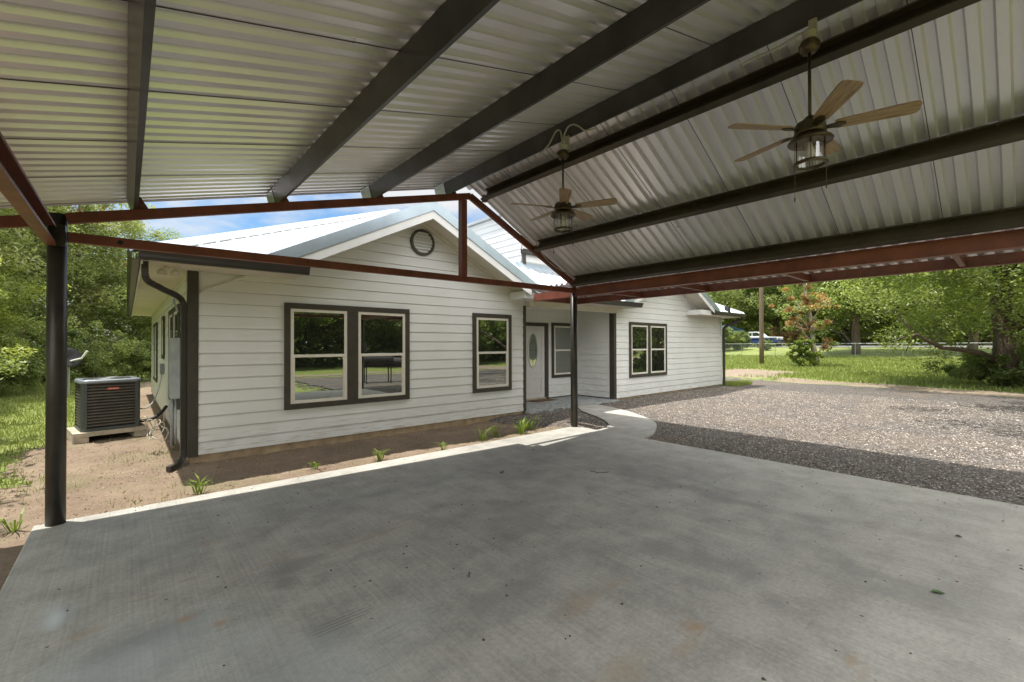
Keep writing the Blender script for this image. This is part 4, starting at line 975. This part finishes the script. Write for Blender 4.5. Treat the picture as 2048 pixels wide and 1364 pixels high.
SH = tree('undergrowth', 'shaded low undergrowth at the foot of the large right edge tree', 'shrub', (25.2,.2,-.12), 1.3, 1.5, .03, 'mid', 44, .0, 60, 90, .07, None, stems=3, stretch=(1,1.4))
# trees behind the camera (seen only as window reflections) and the one shading the gravel
BB = tree('oak_tree', 'leafy tree across the drive behind the camera, first of the row mirrored in the windows', 'tree', (6,-19,-.12), 9.5, 4.8, .3, 'bright', 51, .14, 200, 70, .13, 'trees mirrored in the windows', mixpal='mid', mixf=.5)
for i, (x, y, rz, sc) in enumerate([(14,-21,1,1.1),(22,-18,2,1.0),(30,-21,3,1.15),(39,-19,4,1.1),(48,-23,5,1.2),(-3,-21,.5,1.1),(58,-24,2.5,1.2),(70,-20,1.5,1.3),(33,-34,3.5,1.5),(12,-36,4.5,1.5)]):
    clone_tree(BB, ['second','third','fourth','fifth','sixth','leftmost','seventh','last','tallest','rear'][i]+' tree of the row behind the camera, mirrored in the windows', (x,y,-.12), rz, sc, 'trees mirrored in the windows')
tree('oak_tree', 'tree outside the right edge whose branches shade the gravel', 'tree', (15.5,-1.5,-.12), 10.5, 4.6, .25, 'mid', 57, .42, 60, 90, .09, stretch=(1.2,1))

def woods(name, label, pts, r, hgt_, per, ls, seed, pal, mixpal):
    rg = np.random.default_rng(seed); C = []
    for x0, y0 in pts:
        for k in range(26):
            z = rg.random(); C.append((x0+rg.normal(0,r*.5), y0+rg.normal(0,r*.5), g(x0,y0)+z*hgt_*(.75+.3*math.sin(x0*.7+y0*.4))))
    C = np.array(C); V, T = leaves(rg, C, np.full(len(C), r*.33), per, ls, pal, mixpal=mixpal, mixf=.4)
    o = fast_mesh(name, V, 4, M['leaf'], None, T); tag(o, label, 'woodland', kind='stuff')
woods('woodland', 'dense far wood closing the view behind the thicket left of the house', [(-16+i*2.6, 38+2*math.sin(i)) for i in range(9)]+[(-14+2.2*i, 33-i*.0) for i in range(6)], 3.4, 9.0, 55, .22, 91, 'mid', 'dark')
woods('woodland', 'far wood closing the view behind the field beyond the road', [(112-abs(i-9)*.8, -18+i*5.5) for i in range(20)]+[(92, -14+i*4.0) for i in range(20)], 6.5, 8.5, 80, .42, 92, 'mid', 'olive')
woods('woodland', 'far wood behind the camera mirrored in the windows', [(-10+i*4.0, -30-2*math.sin(i)) for i in range(32)]+[(-10+i*3.0, -24.5) for i in range(22)], 6.0, 9.0, 70, .33, 93, 'mid', 'dark')
# ------------------------------------------------------------------ grass
def blades(name, label, xs, ys, n, h, wd, seed, keep, tints, zf=hgt):
    rg = np.random.default_rng(seed); x = rg.uniform(*xs, n); y = rg.uniform(*ys, n); k = keep(x, y, rg); x, y = x[k], y[k]; n = len(x)
    z = zf(x, y); a = rg.random(n)*2*math.pi; hh = h*(.5+rg.random(n)); ln = rg.normal(0, .35, (n,2))*hh[:,None]
    P0 = np.stack([x-np.cos(a)*wd, y-np.sin(a)*wd, z-.01], 1); P1 = np.stack([x+np.cos(a)*wd, y+np.sin(a)*wd, z-.01], 1); P2 = np.stack([x+ln[:,0], y+ln[:,1], z+hh], 1)
    f = rg.random(n)[:,None]; T = np.array(tints[0])*(1-f)+np.array(tints[1])*f
    o = fast_mesh(name, np.stack([P0,P1,P2],1), 3, M['grass'], None, T); tag(o, label, 'grass', kind='stuff'); return o
GT = ((.15,.195,.045), (.31,.345,.10))
blades('lawn_grass', 'sunlit green grass of the lawn left of the house', (-9,1.2), (7,27), 90000, .075, .007, 61,
       lambda x,y,r: (~keep_dirt(x+r.normal(0,.12,len(x)),y+r.normal(0,.12,len(x))))&(x < .6), GT)
blades('field_grass', 'green grass of the field right of the gravel', (22.5,46), (-4,24), 70000, .13, .02, 62,
       lambda x,y,r: (~keep_grav(x,y))&(~keep_track(x+r.normal(0,.3,len(x)),y+r.normal(0,.3,len(x)))), GT)
blades('house_foot_grass', 'patch of bright grass at the right corner of the house wing', (17.3,19.6), (7.0,8.1), 5000, .10, .008, 63, lambda x,y,r: ((x-17.9)/1.6)**2+((y-7.5)/.55)**2 < 1, GT, zf=lambda x,y: np.full_like(x,-.04))
blades('sparse_weeds', 'thin weedy grass scattered over the bare dirt by the left column', (-3,.5), (5.8,9.5), 2600, .06, .005, 64,
       lambda x,y,r: (np.sin(x*3.1+1)*np.sin(y*2.3+.5)+.2*r.normal(0,1,len(x)) > .55), GT, zf=lambda x,y: hgt(x,y)+.02)

blades('dry_litter', 'pale dry grass bits and straw lying on the bare dirt by the house', (-3,6.8), (5.66,12), 5200, .028, .004, 65,
       lambda x,y,r: keep_dirt(x,y)&~in_house(x,y)&(np.sin(x*2.1+y)*np.sin(y*3.3-x)+.5*r.normal(0,1,len(x)) > .3), ((.30,.24,.13),(.46,.38,.22)), zf=lambda x,y: hgt(x,y)+.022)
# individual weeds beside the slab
def weed(loc, s, n, seed):
    rg = np.random.default_rng(seed); V = []
    for i in range(n):
        a = rg.random()*6.28; L = s*(.6+.6*rg.random()); c, d = math.cos(a), math.sin(a); o_ = rg.normal(0, s*.15, 2); px, py = -d*.006, c*.006
        p = [np.array([o_[0],o_[1],0]), np.array([o_[0]+c*L*.35, o_[1]+d*L*.35, L*.75]), np.array([o_[0]+c*L*.95, o_[1]+d*L*.95, L*(.75+.3*rg.random())])]
        w_ = np.array([px,py,0]); V.append([p[0]-w_,p[0]+w_,p[1]+w_*1.3,p[1]-w_*1.3]); V.append([p[1]-w_*1.3,p[1]+w_*1.3,p[2]+w_*.1,p[2]-w_*.1])
    V = np.array(V); f = rg.random((len(V),1)); T = np.array((.13,.2,.03))*(1-f)+np.array((.25,.33,.06))*f
    o = fast_mesh('weed', V, 4, M['grass'], None, T); o.location = loc; return o
for i, (x, y, s, n, lab) in enumerate([(.62,6.05,.13,14,'small weed in the dirt at the corner of the house shadow near the downspout'), (1.9,6.15,.10,8,'thin weed on the shadow line below the double window, left one'),
        (2.75,6.05,.13,16,'leafy weed on the dirt below the right half of the double window'), (3.75,5.95,.12,10,'weed clump beside the slab edge, first right of the double window'),
        (4.65,6.15,.20,14,'tall upright weed in the dirt between the two front windows'), (5.05,6.25,.16,10,'tall thin weed just left of the single front window'),
        (5.55,6.1,.20,30,'largest weed clump beside the slab, below the single front window'), (5.95,6.3,.20,18,'bushy weed nearest the gravel bed'), (-.75,5.9,.12,10,'weed beside the left rear corner of the slab')]):
    tag(weed((x,y,-.1), s*1.25, int(n*1.4), 70+i), lab, 'weed', 'weeds sprouting beside the slab')

# stones
def stones(name, label, n, reg, size, seed, keep, z0, tl):
    rg = np.random.default_rng(seed); x = rg.uniform(*reg[0], n); y = rg.uniform(*reg[1], n); k = keep(x,y); x, y = x[k], y[k]; n = len(x)
    s = size*(.5+rg.random((n,1,1))*1.0); base = np.array([[1,0,0],[0,1,0],[-1,0,0],[0,-1,0],[0,0,1]], float)
    V = base[None]+rg.normal(0,.22,(n,5,3)); V = V*s; V[:,:,2] *= .55; a = rg.random(n)*6.28; c, d = np.cos(a)[:,None], np.sin(a)[:,None]
    X = V[:,:,0]*c-V[:,:,1]*d*.7; Y = V[:,:,0]*d+V[:,:,1]*c*.7; Z = V[:,:,2]+(gz_(x,y)[:,None] if z0 is None else z0)
    Pt = np.stack([X+x[:,None], Y+y[:,None], Z], -1); tri_ = np.array([[0,1,4],[1,2,4],[2,3,4],[3,0,4]])
    Q = Pt[:, tri_].reshape(-1,3,3); f = rg.random(n)**1.4; pal = np.array(tl); idx = np.clip((f*len(pal)).astype(int),0,len(pal)-1)
    T = np.repeat(pal[idx]*(.8+.4*rg.random((n,1))), 4, 0)
    o = fast_mesh(name, Q, 3, M['stone'], None, T); tag(o, label, 'gravel', kind='stuff'); return o
def mk_stone():
    m, nt, p, out = newmat('loose stone'); a = nt.nodes.new('ShaderNodeAttribute'); a.attribute_name = 'tint'
    nt.links.new(a.outputs['Color'], p.inputs['Base Color']); p.inputs['Roughness'].default_value = .85; return m
M['stone'] = mk_stone()
ST = ((.09,.072,.058),(.155,.126,.10),(.225,.19,.155),(.31,.27,.228),(.51,.47,.42))
wp = np.array(walk)
def in_walk(x, y):
    ins = np.zeros(len(x), bool); j = len(wp)-1
    for i in range(len(wp)):
        c = ((wp[i,1] > y) != (wp[j,1] > y))&(x < (wp[j,0]-wp[i,0])*(y-wp[i,1])/(wp[j,1]-wp[i,1]+1e-12)+wp[i,0]); ins ^= c; j = i
    return ins
stones('loose_gravel', 'loose crushed stones covering the gravel drive', 120000, ((6.0,17),(-1.0,7.5)), .0115, 81, lambda x,y: keep_grav(x,y)&(~in_walk(x,y))&~((x<6.49)&(y<5.63))&~((y>7.38)&(x<10.5)), None, ST)
stones('dirt_pebbles', 'small pebbles and clods on the bare dirt', 14000, ((-2.8,6.4),(5.66,12)), .010, 82, lambda x,y: keep_dirt(x,y)&~in_house(x,y), -.098, ((.12,.078,.048),(.2,.14,.09),(.26,.19,.125),(.36,.3,.23)))
def near_edge(x, y):
    a = (np.abs(x-6.44) < .10)&(y < 4.2); b = in_walk(x,y)&~in_walk(x+.10,y+.05); c = in_walk(x,y)&~in_walk(x-.10,y); d = (y > 5.45)&(y < 5.6)&(x < 6.4)&(np.sin(x*9) > .3)
    return a|b|c|d
stones('stray_stones', 'stray small stones kicked onto the edges of the slab and the walkway', 5200, ((-.5,9.4),(0,7.3)), .007, 83, near_edge, .002, ST)
def litter(x, y): return (x > -.5)&(x < 6.4)&(y > 0)&(y < 5.5)
stones('slab_litter', 'tiny dark crumbs and leaf bits scattered over the shaded slab', 230, ((-.5,6.4),(0,5.5)), .008, 84, litter, .001, ((.03,.025,.02),(.06,.045,.03),(.10,.07,.04)))
# debris on the slab
rg = np.random.default_rng(9)
def deb(name, lab, cat, x, y, rz, L, kind):
    o = MB()
    if kind == 'twig': o.tube([(-L/2,0,.006),(-L*.1,L*.06,.008),(L*.2,-.02*L,.008),(L/2,L*.1,.006)], .0035, 5)
    else:
        o.add([(-L/2,0,.004),(-L*.1,L*.28,.012),(L*.25,L*.2,.016),(L/2,0,.006),(L*.2,-L*.25,.014),(-L*.15,-L*.22,.010),(0,0,.003)], [(0,1,6),(1,2,6),(2,3,6),(3,4,6),(4,5,6),(5,0,6)])
    ob = o.build(name, kind and {'twig': M['bark'], 'green': M['leafg'], 'brown': M['leafb']}[kind]); ob.location = (x,y,0); ob.rotation_euler = (0,0,rz); tag(ob, lab, cat)
M['leafg'] = simple('green fallen leaf', (.05,.09,.02), .6); M['leafb'] = simple('dried leaf', (.16,.09,.03), .8)
deb('fallen_leaf', 'crumpled brown leaf on the slab below the double window', 'leaf', 3.44, 4.14, .4, .09, 'brown')
deb('fallen_leaf', 'green leaf lying on the slab at lower right', 'leaf', 3.81, .35, 2.2, .08, 'green')
deb('fallen_leaf', 'small dark leaf on the slab right of the centre', 'leaf', 5.04, .34, 1.2, .05, 'green')
deb('twig', 'dark straight twig on the slab below the right column', 'twig', 4.35, 3.33, -.6, .16, 'twig')
deb('twig', 'short crooked twig left of the straight dark twig', 'twig', 4.29, 3.42, 1.9, .09, 'twig')
deb('twig', 'little twig on the slab near the lower centre', 'twig', 1.75, 2.45, .9, .06, 'twig')

# ------------------------------------------------------------------ street side things
q = MB().lathe([(.16,-.4),(.155,1.5),(.14,5),(.12,9.5)], (0,0,0), 16); po = thing('utility_pole', 'brown wooden utility pole standing in the field beyond the house', 'utility pole', (35.9,12.75,g(35.9,12.75)))
q.build('pole_shaft', M['pole'], po, smooth=True); MB().box(-.06,.06,-1.1,1.1,8.7,8.82).build('crossarm', M['pole'], po)
# chain link fence
fe = thing('chain_link_fence', 'low chain link fence crossing the field in front of the bushes', 'fence', (45.5,14,0))
ys = np.arange(-6, 30.1, 3.0); q = MB()
for y in ys: q.tube([(0,y-14,g(45.5,y)-.1),(0,y-14,g(45.5,y)+1.2)], .022, 6)
q.build('post', M['galv'], fe)
q = MB(); q.tube([(0,y-14,g(45.5,y)+1.17) for y in ys], .014, 6); q.build('top_rail', M['galv'], fe)
q = MB(); zb = g(45.5,0)
for y in np.arange(-7, 30, .14):
    for s in (1,-1):
        a = (0.0, y-14, zb+.03); b = (0.0, y+s*1.12-14, zb+1.15); q.beam(a, b, .004, .005, (1,0,0))
q.build('wire_mesh', M['galv'], fe)
# pickup truck (front towards -Y)
tk = thing('pickup_truck', 'blue and white pickup truck parked by the road behind the utility pole', 'pickup truck', (59.5,21.7,1.32), R(-90))
def side(poly, y0, y1): 
    n = len(poly); return MB().add([(x,y0,z) for x,z in poly]+[(x,y1,z) for x,z in poly], [tuple(range(n)), tuple(range(2*n-1,n-1,-1))]+[(i,n+i,n+(i+1)%n,(i+1)%n) for i in range(n)])
body = [(-2.65,.45),(-2.1,.45),(-2.0,.72),(-1.75,.86),(-1.45,.86),(-1.2,.72),(-1.1,.42),(1.15,.42),(1.25,.72),(1.5,.88),(1.8,.88),(2.05,.72),(2.15,.45),(2.7,.5),(2.72,.80),(-2.65,.80)]
side(body, -.95, .95).build('lower_body', M['blue_paint'], tk)
up_ = [(-2.65,.80),(2.72,.80),(2.70,1.05),(2.6,1.12),(1.15,1.18),(1.1,1.2),(.95,1.2),(-.75,1.2),(-2.62,1.17)]
side(up_, -.95, .95).build('upper_body', M['white_paint'], tk, bevel=.03)
cabp = [(-.72,1.18),(1.05,1.18),(.45,1.72),(.3,1.78),(-.6,1.78),(-.7,1.7)]
side(cabp, -.82, .82).build('cab', M['white_paint'], tk, bevel=.03)
for s in (-1,1):
    wq = MB(); y0 = s*.825
    for poly in ([(-.6,1.24),(-.28,1.24),(-.28,1.66),(-.55,1.66)], [(-.18,1.24),(.86,1.24),(.42,1.66),(-.18,1.66)]):
        pp = poly if s < 0 else poly[::-1]; wq.add([(x,y0,z) for x,z in pp], [(0,1,2,3)])
    wq.build('side_window', M['car_glass'], tk)
    MB().box(-2.5,2.6,s*.952-.004,s*.952+.004,.86,1.02).build('side_stripe', M['blue_paint'], tk)
    MB().box(2.70,2.76,s*.72-.14,s*.72+.14,.82,1.0).build('headlight', M['chrome'], tk)
    for x in (-1.6,1.65):
        wh = MB(); wh.tube([(x,s*.78,.36),(x,s*.98,.36)], .36, 20); wo_ = wh.build('wheel', M['rubber'], tk)
        MB().tube([(x,s*.97,.36),(x,s*.99,.36)], .2, 14).build('rim', M['chrome'], wo_)
MB().box(2.72,2.88,-.95,.95,.42,.62).build('bumper', M['chrome'], tk, bevel=.02)
MB().box(-2.8,-2.66,-.9,.9,.42,.6).build('bumper', M['chrome'], tk, bevel=.02)
# blue canopy frame
cf = thing('blue_canopy', 'blue shade canopy on thin legs among the bushes right of the house corner', 'canopy', (56.0,24.0,.95))
q = MB()
for a, b in (((-1.6,-1.6,2.3),(0,0,3.0)),((1.6,-1.6,2.3),(0,0,3.0)),((1.6,1.6,2.3),(0,0,3.0)),((-1.6,1.6,2.3),(0,0,3.0)),((-1.6,-1.6,2.3),(1.6,-1.6,2.3)),((1.6,-1.6,2.3),(1.6,1.6,2.3)),((1.6,1.6,2.3),(-1.6,1.6,2.3)),((-1.6,1.6,2.3),(-1.6,-1.6,2.3))): q.beam(a, b, .10, .10)
q.build('roof_frame', M['blue_tarp'], cf)
q = MB(); q.add([(-1.6,-.2,2.32),(1.6,-.2,2.32),(1.6,1.6,2.32),(-1.6,1.6,2.32),(0,0,3.03)], [(0,1,4),(1,2,4),(2,3,4),(3,0,4)]); q.build('shade_cloth', M['blue_tarp'], cf)
for x in (-1.6,1.6):
    for y in (-1.6,1.6): MB().tube([(x,y,-.2),(x,y,2.3)], .04, 8).build('leg', M['blue_tarp'], cf)
# tan stack of brush and far building hints
q = thing('brush_pile', 'orange brown heap of dead branches behind the pickup truck', 'brush pile', (71.5,21.8,1.32))
rg = np.random.default_rng(5); C = np.stack([rg.normal(0,1.5,60), rg.normal(0,1.7,60), np.abs(rg.normal(0,1.2,60))+.3], 1); V, T = leaves(rg, C, np.full(60,.55), 60, .13, 'brown'); fast_mesh('dead_leaves', V, 4, M['leaf'], q, T)
# satellite dish behind the left column
sd = thing('satellite_dish', 'dark oval satellite dish half hidden by the left carport column', 'satellite dish', (-1.32,19.0,g(-1.32,19)))
q = MB().lathe([(.0,.0),(.16,.02),(.30,.07),(.31,.075),(.30,.08),(.16,.035),(.0,.015)], n=24, caps=False); do = q.build('reflector', M['black'], sd, smooth=True); do.matrix_local = Matrix.Translation((0,0,1.2)) @ Matrix.Rotation(R(70),4,'X') @ Matrix.Rotation(R(20),4,'Y')
MB().tube([(0,.05,-.3),(0,.05,1.15)], .025, 8).build('mast', M['galv'], sd); MB().tube([(0,.0,1.1),(.3,-.2,1.2),(.42,-.25,1.42)], .03, 6).build('feed_arm', M['white_paint'], sd)
# barrel smoker behind the camera, mirrored in the windows
sm = thing('barrel_smoker', 'black barrel smoker grill on legs mirrored in the right half of the double window', 'smoker', (8.1,-2.9,-.03), R(12))
q = MB(); q.tube([(-.6,0,.95),(.6,0,.95)], .3, 20); q.build('barrel', M['smoker'], sm, smooth=False)
q = MB(); q.tube([(.6,0,.85),(1.0,0,.85)], .2, 16); q.build('firebox', M['smoker'], sm)
q = MB(); q.tube([(-.5,0,1.2),(-.5,0,1.75)], .05, 10); q.build('chimney', M['smoker'], sm)
MB().box(-.65,.65,-.5,-.28,.82,.85).build('shelf', M['smoker'], sm)
for x in (-.5,.5):
    for y in (-.22,.22): MB().box(x-.02,x+.02,y-.02,y+.02,0,.8).build('leg', M['smoker'], sm)
# long planter box reflected near the left sash
for o in bpy.data.objects:
    if o.type == 'MESH' and o.name.startswith('crown'): pass
